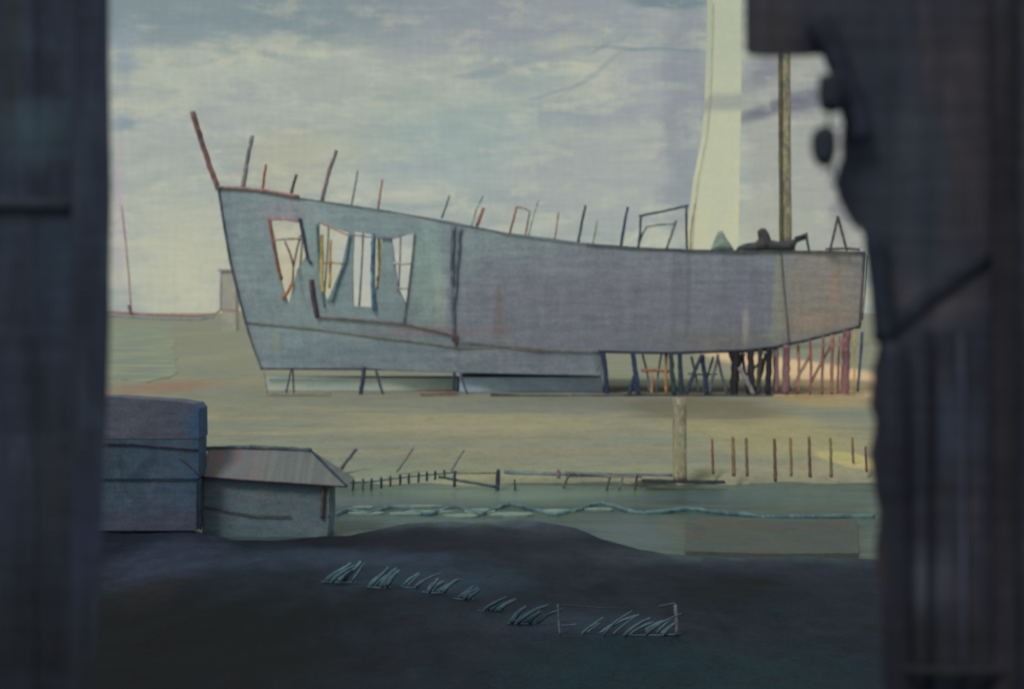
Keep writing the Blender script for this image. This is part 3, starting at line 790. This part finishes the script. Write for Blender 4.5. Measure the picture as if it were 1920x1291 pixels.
# small blind hut standing against the bow
bm = bmesh.new(); Yh = 330
a, c = U(416, 508, Yh), U(442, 583, Yh); box(bm, a.x, c.x, Yh, Yh+4, 0, a.z)
hm = mottled('faded_lilac_board', [S(162, 158, 156, 1.5), S(150, 150, 148, 1.5), S(172, 168, 150, 1.5)], scale=(.2, .2, .2), fine=1, grain=.12, coord='World')
ht = empty('net_store', (a.x, Yh, 0), 'narrow pale lilac box store standing between the barge and the bow', 'store')
fin('wall', bm, hm, ht)
bm = bmesh.new(); box(bm, a.x-1.2, c.x+.4, Yh-.6, Yh+4.5, a.z+.02, a.z+.6); fin('roof', bm, wood(146, 138, 146), ht)
rope('low_rail', 'low red brown rail running from the barge to the foot of the bow', [(416, 580, 320), (440, 582, 320), (470, 588, 320)], 2.8, (150, 110, 100), cat='rail')

# ------------------------------------------------------------------ blue shed and hut on the near bank
KB = 1.85
def prism(bm, front, Y, depth):
    a = [bm.verts.new(U(px, py, Y)) for px, py in front]; b = [bm.verts.new(v.co+Vector((0, depth, 0))) for v in a]
    n = len(a); bm.faces.new(a); bm.faces.new(b[::-1])
    for i in range(n): bm.faces.new((a[i], b[i], b[(i+1) % n], a[(i+1) % n]))
Ys = 27.5
sh = empty('shed', U(250, HZ+F*H/Ys, Ys), 'large plain blue shed with purple upper boards at the left beside the small hut', 'shed')
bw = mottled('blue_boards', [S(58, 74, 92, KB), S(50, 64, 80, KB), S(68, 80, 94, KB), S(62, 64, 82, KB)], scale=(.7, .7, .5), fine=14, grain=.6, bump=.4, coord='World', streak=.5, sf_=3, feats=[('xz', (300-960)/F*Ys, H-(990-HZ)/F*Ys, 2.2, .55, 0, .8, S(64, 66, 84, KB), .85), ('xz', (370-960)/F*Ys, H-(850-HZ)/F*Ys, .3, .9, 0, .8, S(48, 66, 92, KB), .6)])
uw = mottled('purple_boards', [S(78, 80, 94, KB), S(70, 72, 88, KB), S(62, 76, 94, KB)], scale=(.7, .7, .6), fine=14, grain=.6, bump=.4, coord='World', feats=[
    ('xz', (372-960)/F*Ys, H-(790-HZ)/F*Ys, .35, .6, 0, .8, S(50, 74, 104, KB), .9)])
bm = bmesh.new(); prism(bm, [(-300, 823), (372, 823), (372, 895), (368, 900), (368, 994), (-300, 994)], Ys, .75); bmesh.ops.bevel(bm, geom=bm.edges[:], offset=.03, segments=1); fin('wall', bm, bw, sh)
bm = bmesh.new(); prism(bm, [(-300, 742), (215, 744), (330, 752), (364, 757), (372, 766), (373, 822), (-300, 822)], Ys-.012, .8); bmesh.ops.bevel(bm, geom=bm.edges[:], offset=.012, segments=1); fin('upper_boards', bm, uw, sh)
tim('corner_board', [(376, 900), (376, 940), (376, 992)], 3.5, (46, 54, 66), parent=sh, Y=Ys-.12, k=1.2)
tim('trim', [(100, 828), (250, 832), (372, 842)], 3, (66, 64, 80), parent=sh, Y=Ys-.05, k=1.3)
tim('trim', [(100, 896), (250, 897), (375, 897)], 2.5, (42, 58, 78), parent=sh, Y=Ys-.05, k=1.3)
tim('brace', [(336, 856), (356, 872), (376, 890)], 2.5, (78, 74, 90), parent=sh, Y=Ys-.05, k=1.3)

Yh2 = 28.2
hut = empty('hut', U(500, 990, Yh2), 'low slate hut with a hipped striped roof at the water edge', 'hut')
hw = mottled('slate_boards', [S(84, 98, 110, KB), S(76, 92, 104, KB), S(92, 98, 104, KB), S(74, 92, 98, KB)], scale=(.5, .5, .9), fine=14, grain=.5, bump=.4, coord='World')
bm = bmesh.new(); prism(bm, [(379, 893), (617, 906), (617, 975), (612, 1012), (379, 1012)], Yh2, 1.0); fin('wall', bm, hw, hut)
def hroof():
    ms = bpy.data.materials.new('ribbed_roof'); ms.use_nodes = True
    g = NT(ms.node_tree); bs = g.n['Principled BSDF']; ge = g.n.new('ShaderNodeNewGeometry'); v = ge.outputs['Position']
    st = g.noise(g.mapv(v, (7.5, .2, .35)), 1, 2, .6); big = g.noise(g.mapv(v, (1.2, .6, 1.5)), 1, 4)
    x, y, z = g.sep(v); gx = g.rng(x, -8.6, -6.4)
    c0 = g.mix(gx, S(112, 90, 98, 1.55), S(100, 104, 106, 1.55)); c1 = g.mix(gx, S(98, 100, 108, 1.55), S(90, 96, 100, 1.55))
    c = g.mix(g.rng(st, .42, .58), c0, c1); c = g.mix(g.rng(big, .5, .7), c, S(92, 104, 110, 1.55))
    f = g.noise(g.mapv(v, (12, 12, 20)), 1, 3, .7); k = g.math('MULTIPLY_ADD', f, .5, .75); c = g.mix(1, c, g.comb(k, k, k), 'MULTIPLY')
    g.l.new(c, bs.inputs['Base Color']); bs.inputs['Roughness'].default_value = .85
    return ms
bm = bmesh.new()
e1 = Yh2-.2; e2 = Yh2+1.25; rY = Yh2+.5
q = [U(374, 892, e1), U(650, 911, e1), U(583, 843, rY), U(392, 838, rY)]
fl, fr_, rr_, rl = [bm.verts.new(p) for p in q]
bl = bm.verts.new(Vector((q[0].x, e2, q[0].z))); br = bm.verts.new(Vector((q[1].x, e2, q[1].z)))
for f in ((fl, fr_, rr_, rl), (fr_, br, rr_), (br, bl, rl, rr_), (bl, fl, rl), (fl, bl, br, fr_)): bm.faces.new(f)
rf = fin('roof', bm, hroof(), hut)
def hp(name, pts, w, c, Y0_, parent=hut, k=1.4):
    P = [U(a, b_, y_) for a, b_, y_ in pts]; bm = bmesh.new(); beam(bm, P, w*Y0_/F, None, 1, .08, sides=6); return fin(name, bm, wood(*c, k), parent, smooth=True)
hp('ridge', [(388, 840, rY), (470, 838, rY), (540, 841, rY), (584, 844, rY)], 8, (78, 90, 96), rY)
hp('hip', [(582, 843, rY), (616, 876, (rY+e1)/2-.03), (651, 911, e1)], 4, (56, 70, 86), rY)
hp('eave', [(374, 893, e1), (500, 902, e1), (651, 912, e1)], 3, (82, 66, 74), e1)
hp('corner_post', [(379, 898, Yh2), (378, 940, Yh2), (376, 992, Yh2-.1)], 3.5, (50, 56, 66), Yh2)
hp('corner_post', [(606, 912, Yh2-.05), (605, 940, Yh2-.05), (604, 970, Yh2-.05)], 6, (86, 76, 82), Yh2)
hp('corner_post', [(616, 911, Yh2-.02), (616, 940, Yh2), (617, 968, Yh2)], 4, (112, 120, 116), Yh2)
hp('wall_batten', [(385, 950, Yh2-.06), (430, 958, Yh2-.06), (480, 966, Yh2-.06), (545, 967, Yh2-.06)], 2.5, (92, 80, 78), Yh2)

# ------------------------------------------------------------------ shoreline: rail fence, stakes, posts
fn = empty('low_fence', G(755, 900), 'low dark picket rail rising along the shore right of the hut', 'fence')
YF = gY(905, -.1)
hp('rail', [(650, 905, YF), (700, 902, YF), (760, 894, YF), (820, 888, YF), (856, 885, YF)], 2.4, (66, 80, 86), YF, fn, 1.5)
for i, x in enumerate((662, 680, 697, 714, 732, 750, 767, 784, 800, 816, 834)):
    ry = lerpf([(650, 905), (700, 902), (760, 894), (820, 888), (856, 885)], x); L = lerpf([(662, 20), (720, 14), (834, 10)], x)
    hp('picket', [(x+random.uniform(-1, 1), ry-6, YF-.05), (x+random.uniform(-1, 1), ry+L, YF-.05)], 4.5, ((56, 66, 82), (72, 84, 92), (50, 64, 76))[i % 3], YF, fn, 1.5)
f2 = empty('shore_rail', G(892, 898), 'rusty rail between two dark posts right of the picket rail', 'fence')
hp('post', [(853, 882, YF), (852, 912, YF)], 6, (56, 66, 80), YF, f2, 1.5)
hp('post', [(934, 880, YF), (932, 926, YF)], 8, (58, 64, 80), YF, f2, 1.5)
hp('rail', [(853, 886, YF), (890, 886, YF), (932, 886, YF)], 3, (124, 106, 94), YF, f2, 1.5)
hp('brace', [(822, 893, YF+.1), (860, 900, YF+.1), (930, 912, YF+.1)], 5, (82, 94, 104), YF+.1, f2, 1.5)
f3 = empty('shore_rail', G(1130, 900), 'long thin rusty rail on short slanted legs at mid shore', 'fence')
hp('rail', [(1062, 893, YF), (1140, 893, YF), (1204, 894, YF)], 2.4, (112, 100, 100), YF, f3, 1.5)
for a, b_ in (((1067, 889), (1056, 914)), ((1144, 892), (1137, 919)), ((1168, 894), (1160, 920)), ((1195, 890), (1190, 920))):
    hp('leg', [(a[0], a[1], YF-.05), (b_[0], b_[1], YF-.05)], 4.5, (92, 86, 96) if a[0] != 1168 else (112, 108, 108), YF, f3, 1.5)
def stake(label, a, b_, w, c, Y=None, wob=.08, k=1.6, group='stakes along the shore', name='stake', cat='stake'):
    Y = Y or YF
    bm = bmesh.new(); beam(bm, [U(*a, Y), U((a[0]+b_[0])/2, (a[1]+b_[1])/2, Y), U(*b_, Y)], w*Y/F, None, .85 if w < 20 else 1, wob, sides=6 if w < 20 else 12)
    o = fin(name, bm, wood(*c, k), smooth=True); recentre(o, U(*a, Y)); return tag(o, label, cat, group)
stake('short dark green stake at the water just right of the thick rail post', (966, 918), (965, 898), 4.5, (60, 78, 82))
stake('reddish stub standing in mid shore left of the slanted legs', (1048, 896), (1047, 880), 8, (120, 102, 106))
stake('dark slanted stick leaning right on the sand above the picket rail', (638, 880), (668, 841), 7.5, (92, 94, 104), gY(882), group='slanted sticks on the sand')
stake('faint slanted stick, second of the three on the sand', (744, 884), (775, 839), 5, (114, 120, 112), gY(886), group='slanted sticks on the sand')
stake('faint slanted stick, the third one, above the end of the picket rail', (846, 882), (870, 842), 4.5, (112, 118, 114), gY(884), group='slanted sticks on the sand')
sk = [(1336, 822, 888, 5, (128, 94, 80), 'slim red brown stake nearest to the thick olive post'),
      (1375, 818, 892, 7, (130, 112, 88), 'broad pale brown stake, second right of the thick olive post'),
      (1400, 820, 892, 5.5, (118, 102, 88), 'grey brown stake, third right of the thick olive post'),
      (1453, 822, 902, 6.5, (108, 82, 74), 'dark red stake in the middle of the row of shore stakes'),
      (1483, 820, 892, 5.5, (134, 112, 84), 'ochre stake right of the dark red middle one'),
      (1518, 818, 894, 6, (110, 88, 78), 'brown stake left of the mossy speckled one'),
      (1558, 820, 894, 5.5, (120, 114, 90), 'mossy speckled stake right of the brown one'),
      (1599, 820, 868, 4.5, (116, 96, 80), 'short brown stake that ends high, near the dark wall'),
      (1624, 836, 884, 4.5, (112, 90, 86), 'last stake, half against the dark right wall')]
for x, t, b_, w, c, lb in sk: stake(lb, (x+1, b_), (x-1, t), w, c, gY(b_+2), group='row of upright stakes by the water')
o = stake('thick olive brown mooring post standing at the water edge', (1275, 902), (1274, 746), 25, (142, 136, 114), gY(902, -.1), wob=.02, group=None, name='mooring_post', cat='post')
sill('long black plank lying along the water edge past the mooring post', (1205, 901), (1358, 903), 5, (42, 46, 54), gY(903, -.05), 'plank')
sill('blue grey plank edging the mid shore', (945, 884), (1130, 890), 6, (98, 108, 114), gY(893, -.02), 'plank')
sill('slate plank edging the shore between the rail and the black plank', (1060, 886), (1260, 890), 4, (88, 96, 106), gY(894, -.03), 'plank')

# teal hose floating in waves
wv = [(632, 964), (655, 955), (690, 962), (725, 952), (760, 951), (800, 963), (835, 954), (860, 951), (900, 962), (930, 953), (960, 945), (1000, 955), (1040, 963), (1080, 956), (1120, 944), (1150, 948), (1195, 961), (1235, 960), (1290, 954), (1350, 960), (1440, 968), (1540, 968), (1640, 967)]
P = [G(p[0], p[1], ZW+.03) for p in smoothp(wv)]
bm = bmesh.new(); beam(bm, P, 8.5*31/F, .1, 1, .12, sides=8, seg=1)
o = fin('floating_hose', bm, wood(88, 114, 120, 1.45), smooth=True); recentre(o, P[0]); tag(o, 'teal hose floating in long waves across the channel in front of the dark bank', 'hose')
# pale lenses painting the wave highlights beside the hose
fm = mottled('highlight_foam', [S(118, 138, 130, 1.3), S(98, 120, 120, 1.3), S(134, 148, 140, 1.3)], scale=(1, 1, 1), fine=8, grain=.3, coord='World')
bm = bmesh.new()
for (x0, x1, yc, h_) in ((655, 720, 960, 5), (730, 790, 961, 5), (660, 700, 949, 4), (735, 830, 947, 3), (830, 895, 965, 6), (870, 930, 956, 8), (915, 1000, 962, 7), (1010, 1080, 956, 6), (1095, 1150, 953, 5), (760, 850, 957, 3)):
    n = 24; ring = []
    for i in range(n):
        a = 2*math.pi*i/n; r = 1+.2*noise.noise(Vector((math.cos(a)*2, math.sin(a)*2, x0)))
        ring.append(bm.verts.new(G((x0+x1)/2+math.cos(a)*(x1-x0)/2*r, yc+math.sin(a)*h_/2*r, ZW+.05)))
    f = bm.faces.new(ring); r_ = bmesh.ops.extrude_face_region(bm, geom=[f])
    for v in r_['geom']:
        if isinstance(v, bmesh.types.BMVert): v.co.z -= .07
struct(fin('highlight_foam', bm, fm), 'stuff')

# mud raft in the water at the right
pm = mottled('silt_boards', [S(84, 92, 92, 1.1), S(94, 92, 90, 1.05), S(74, 88, 92, 1.1)], scale=(.5, .7, 1), fine=7, grain=.25, coord='World', feats=[])
bm = bmesh.new()
q = [G(1290, 968, -.22), G(1440, 976, -.22), G(1606, 974, -.22), G(1610, 1036, -.22), G(1440, 1037, -.22), G(1285, 1032, -.22)]
f = bm.faces.new([bm.verts.new(p) for p in q]); r_ = bmesh.ops.extrude_face_region(bm, geom=[f])
for v in r_['geom']:
    if isinstance(v, bmesh.types.BMVert): v.co.z -= .3
o = fin('raft', bm, pm); recentre(o, (q[0]+q[3])/2); tag(o, 'flat silty grey raft moored in the channel against the dark bank at right', 'raft')

# bleached reeds and a broken crate frame lying on the dark bank
KR = 1.9
def reed(label, x0, x1, y0, y1, n, c=(66, 86, 98), w=8.5):
    """tuft of bent blades growing from the mud between those columns, tops near row y0"""
    rr = random.Random(int(x0*7+y1)); Y = gY(y1-3); bm = bmesh.new()
    n = max(3, int(n*.5))
    beam(bm, [U(x0-2, y1-1, Y), U((x0+x1)/2, y1+1, Y), U(x0+(x1-x0)*.85, y1-1, Y)], 1.6*Y/F, .04, 1, .2, sides=6)
    for i in range(n):
        bx = x0+(x1-x0)*(i+rr.random())/n*.8; by = y1-1
        L = (y1-y0)*rr.uniform(.6, 1.1); lean = rr.uniform(.6, 1.1); cur = rr.uniform(.1, .6)
        pts = [(bx+lean*L*t*(1+cur*t), by-L*t*(1-.25*t*cur)) for t in (0, .25, .5, .75, 1)]
        yy = Y+rr.uniform(-.2, .2)
        P = [U(a, b_, yy) for a, b_ in pts]
        beam(bm, P, w*rr.uniform(.7, 1.5)*yy/F, .02, .5, .1, sides=5, seg=1)
    o = fin('reed_tuft', bm, wood(*c, KR), smooth=True); recentre(o, G((x0+x1)/2, y1-3)); tag(o, label, 'reeds', 'pale reed tufts on the dark bank')
reed('widest pale reed tuft, at the left end of the row on the dark bank', 604, 680, 1054, 1090, 11)
reed('second reed tuft from the left on the dark bank', 690, 742, 1062, 1100, 8)
reed('small thin reed tuft, third from the left', 752, 790, 1072, 1100, 6)
reed('fourth reed tuft from the left, just before the faint low ones', 794, 842, 1074, 1110, 8)
reed('faint low reed tuft right below the fourth one', 852, 896, 1098, 1122, 7, (54, 72, 84))
reed('faint reed tuft halfway along the row', 898, 950, 1118, 1144, 8, (54, 72, 84))
reed('dense faint reed tuft left of the crate frame', 952, 1020, 1132, 1168, 11, (54, 72, 84))
reed('sparse reed tuft at the left end inside the crate frame', 1084, 1108, 1158, 1190, 3, w=6)
reed('tall reed tuft in the middle of the crate frame', 1118, 1158, 1140, 1192, 5, w=6)
reed('leaning reed tuft right of the tall one in the crate frame', 1166, 1196, 1146, 1192, 4, w=6)
reed('second reed tuft from the right end of the crate frame', 1196, 1222, 1148, 1190, 4, w=6)
reed('reed tuft against the right end of the crate frame', 1226, 1250, 1150, 1192, 4, w=6)
cf = empty('crate_frame', G(1160, 1190), 'broken pale timber crate frame lying open on the dark bank', 'crate')
Yc = gY(1190)
for nm, s, w, c in (('side', [(1046, 1132), (1048, 1160), (1050, 1188)], 4.5, (70, 78, 90)), ('slat', [(1050, 1172), (1080, 1170)], 3, (62, 72, 84)), ('side', [(1266, 1132), (1268, 1160), (1270, 1190)], 7, (84, 86, 98)),
                    ('slat', [(1176, 1190), (1230, 1190), (1276, 1188)], 3.5, (66, 74, 86)), ('slat', [(1050, 1132), (1120, 1138), (1180, 1140)], 2, (48, 54, 62)), ('slat', [(1236, 1136), (1266, 1130)], 4, (66, 70, 82))):
    tim(nm, s, w, c, parent=cf, Y=Yc, k=KR)

# ================================================================== DARK WAREHOUSE OPENING AROUND THE VIEW
KK = 2.25
def boards_mat(name, cols, feats=()):
    return mottled(name, cols, streak=1.1, sf_=12, scale=(5, 5, 1.1), fine=70, grain=.3, bump=.5, rough=.85, spec=.15, coord='World', feats=feats)
def wf(px, py, rx, ry, Y, colr, k, soft=.8, rot=0): return ('xz', (px-960)/F*Y, H-(py-HZ)/F*Y, rx*Y/F, ry*Y/F, rot, soft, colr, k)
YL = 3.4
lw = boards_mat('tarred_boards_left', [S(36, 42, 56, KK), S(32, 36, 50, KK), S(40, 50, 62, KK), S(30, 33, 44, KK)], [
    wf(70, 240, 80, 60, YL, S(46, 60, 72, KK), .7), wf(120, 480, 60, 120, YL, S(40, 52, 68, KK), .5), wf(60, 1200, 150, 200, YL, S(26, 28, 34, KK), .9),
    wf(100, 900, 50, 160, YL, S(32, 34, 38, KK), .7), wf(20, 80, 20, 200, YL, S(40, 42, 46, KK), .6)])
lwall = empty('warehouse_wall', (-2.2, YL, 0), 'dark navy tarred board wall filling the left side of the view', 'wall')
bm = bmesh.new(); xe = (190-960)/F*YL
n = 11; xe = (150-960)/F*YL; x = xe-5.2; ws = (xe-x)/34
for i in range(34):
    dy = random.uniform(0, .006); box(bm, x+i*ws+.002, x+(i+1)*ws-.0005, YL+dy, YL+.07-dy, -.2, 13)
fin('boards', bm, lw, lwall)
jm = boards_mat('tarred_post', [S(33, 38, 52, KK), S(28, 32, 44, KK), S(38, 46, 58, KK)], [wf(170, 1000, 60, 120, YL, S(36, 38, 58, KK), .5), wf(170, 1250, 80, 120, YL, S(28, 30, 36, KK), .9)])
bm = bmesh.new()
ne = 60; pr = []
for i in range(ne+1):
    z = -.2+13.2*i/ne; row = H-(z-H)*0
    py = HZ-(z-H)*F/(YL-.1)
    e = lerpf([(-900, 202), (0, 204), (200, 206), (300, 210), (420, 208), (640, 206), (760, 202), (900, 196), (1000, 192), (1300, 176), (2500, 172)], py)+1.5*noise.noise(Vector((0, 0, z*4)))
    pr.append((z, (e-960)/F*(YL-.1)))
xl = (140-960)/F*(YL-.1)
A = [bm.verts.new((xl, YL-.1, z)) for z, _ in pr]; B_ = [bm.verts.new((x1, YL-.1, z)) for z, x1 in pr]
C_ = [bm.verts.new((x1*(YL+.30)/(YL-.1)-.02, YL+.30, z)) for z, x1 in pr]; D_ = [bm.verts.new((xl*(YL+.30)/(YL-.1)-.05, YL+.30, z)) for z, _ in pr]
for i in range(ne):
    for p, q in ((A, B_), (B_, C_), (C_, D_), (D_, A)): bm.faces.new((p[i], q[i], q[i+1], p[i+1]))
bm.faces.new((A[0], B_[0], C_[0], D_[0])); bm.faces.new((A[-1], B_[-1], C_[-1], D_[-1]))
fin('door_post', bm, jm, lwall)
def wbeam(name, pts, w, c, Y, parent, d=.04, k=KK):
    bm = bmesh.new(); beam(bm, [U(a, b_, Y) for a, b_ in pts], w*Y/F, d, 1, .03, seg=8); return fin(name, bm, boards_mat('tarred_timber', [S(*c, k), S(c[0]*.85, c[1]*.85, c[2]*.85, k), S(c[0]*1.1, c[1]*1.1, c[2]*1.12, k)]), parent, smooth=True)
wbeam('crossrail', [(-400, 380), (0, 382), (140, 384)], 24, (36, 42, 54), YL-.006, lwall, d=.02)

YR = 3.0
rwall = empty('warehouse_wall', (2.0, YR, 0), 'dark weathered wall with a ragged edge and diagonal brace filling the right side', 'wall')
rw = boards_mat('tarred_boards_right', [S(40, 40, 50, KK), S(34, 38, 50, KK), S(50, 47, 54, KK), S(32, 34, 42, KK)], [
    wf(1760, 560, 90, 55, YR, S(60, 57, 64, KK), .75), wf(1800, 250, 80, 260, YR, S(52, 48, 54, KK), .7), wf(1680, 700, 60, 120, YR, S(42, 46, 58, KK), .6),
    wf(1790, 800, 50, 80, YR, S(46, 52, 68, KK), .7), wf(1640, 250, 60, 200, YR, S(32, 38, 50, KK), .7), wf(1740, 1080, 40, 70, YR, S(66, 70, 86, KK), .6),
    wf(1800, 1200, 120, 60, YR, S(34, 36, 40, KK), .8), wf(1730, 360, 60, 170, YR, S(34, 42, 54, KK), .7), wf(1450, 50, 60, 60, YR, S(44, 43, 47, KK), .7)])
rout = [(1395, -700), (1395, 60), (1396, 98), (1410, 106), (1470, 108), (1535, 104), (1556, 112), (1572, 130), (1574, 200), (1580, 240), (1578, 300), (1568, 330), (1574, 372), (1588, 404), (1612, 432), (1632, 464), (1634, 520), (1642, 580), (1648, 640), (1634, 700), (1632, 760), (1640, 790), (1630, 850), (1636, 900), (1646, 960), (1640, 1030), (1648, 1100), (1656, 1291), (1662, 4300), (7000, 4300), (7000, -700)]
def rag():
    # roughen the free edge
    o2 = []
    for i in range(len(rout)-1):
        a, b_ = Vector(rout[i]), Vector(rout[i+1])
        k = max(1, int((b_-a).length/9)) if (i < 27 and i > 0) else 1
        for j in range(k):
            p = a.lerp(b_, j/k); s = 3.5*noise.noise(Vector((p.x*.05, p.y*.05, 3))) if k > 1 else 0
            o2.append((p.x+s, p.y+s*.3))
    o2.append(rout[-1]); return o2
bm = bmesh.new()
wv_, wf_ = sheet(rag(), [], 160)
fa = [bm.verts.new(U(p[0], p[1], YR)) for p in wv_]; ba = [bm.verts.new(U(p[0]+5, p[1]-3, YR+.22)) for p in wv_]
cnt = {}
for f in wf_:
    bm.faces.new([fa[i] for i in f]); bm.faces.new([ba[i] for i in reversed(f)])
    for i in range(len(f)):
        a, b_ = f[i], f[(i+1) % len(f)]; cnt.setdefault((min(a, b_), max(a, b_)), []).append((a, b_))
for l in cnt.values():
    if len(l) == 1: a, b_ = l[0]; bm.faces.new((fa[b_], fa[a], ba[a], ba[b_]))
fin('boards', bm, rw, rwall)
wbeam('brace', [(1850, 478), (1760, 545), (1690, 600), (1600+45, 640)], 30, (30, 34, 43), YR-.004, rwall, d=.03)
wbeam('brace', [(1530, 40), (1560, 90), (1600, 190), (1616, 260)], 44, (32, 34, 48), YR-.04, rwall)
wbeam('door_post', [(1677, 640), (1679, 900), (1690, 1500)], 46, (30, 32, 42), YR-.04, rwall)
wbeam('door_post', [(1880, -300), (1884, 400), (1884, 1000), (1888, 1600)], 48, (31, 31, 38), YR-.04, rwall)
wbeam('batten', [(1640, 440), (1660, 640)], 40, (30, 34, 46), YR-.03, rwall)
wbeam('batten', [(1800, 620), (1805, 1300)], 8, (52, 54, 70), YR-.01, rwall)
wbeam('batten', [(1745, 620), (1742, 1300)], 6, (28, 30, 38), YR-.01, rwall)
wbeam('ledge', [(1690, 1254), (1790, 1256), (1880, 1254)], 16, (28, 30, 34), YR-.05, rwall)

# hanging tackle blocks at the ragged edge
bmat = boards_mat('tarred_block', [S(30, 33, 42, KK), S(26, 29, 36, KK), S(36, 40, 50, KK)])
def block(label, outl, sheave):
    Yb = YR-.10
    cx = sum(p[0] for p in outl)/len(outl); top = min(p[1] for p in outl)
    root = empty('pulley_block', U(cx, max(p[1] for p in outl), Yb), label, 'pulley', 'tackle blocks hanging in the opening')
    o = blobmesh('shell', outl, Yb, .07, bmat, step=7)
    o.data.transform(__import__('mathutils').Matrix.Translation(-root.location)); o.parent = root
    bm = bmesh.new(); bmesh.ops.create_cone(bm, cap_ends=True, segments=24, radius1=sheave*Yb/F, radius2=sheave*Yb/F, depth=.085)
    bmesh.ops.rotate(bm, verts=bm.verts, matrix=__import__('mathutils').Matrix.Rotation(math.pi/2, 3, 'X'))
    c = U(cx, sum(p[1] for p in outl)/len(outl), Yb); bmesh.ops.translate(bm, verts=bm.verts, vec=c)
    fin('sheave', bm, bmat, root)
block('upper squarish tackle block jutting from the ragged right wall', [(1538, 142), (1560, 136), (1580, 138), (1584, 170), (1582, 206), (1562, 212), (1540, 206), (1535, 175)], 8)
block('lower rounded tackle block hanging under the squarish one', [(1526, 246), (1540, 236), (1556, 236), (1568, 248), (1570, 280), (1564, 304), (1550, 314), (1534, 308), (1524, 290), (1522, 264)], 9)
rope('tackle_rope', 'dark rope falling from the lower tackle block along the ragged wall', [(1558, 306, YR-.1), (1565, 340, YR-.1), (1574, 372, YR-.1), (1588, 402, YR-.1), (1606, 430, YR-.1)], 4, (44, 42, 50), k=KK)
rope('tackle_rope', 'short dark rope joining the two tackle blocks', [(1562, 130, YR-.1), (1560, 180, YR-.1), (1552, 245, YR-.1)], 5, (36, 38, 46), k=KK)

# floor of the loft the view is taken from
bm = bmesh.new()
for i in range(24): box(bm, -3.6+i*.3+.004, -3.6+(i+1)*.3-.004, -4, 3.2, 4.30, 4.36)
struct(fin('floor', bm, jm))
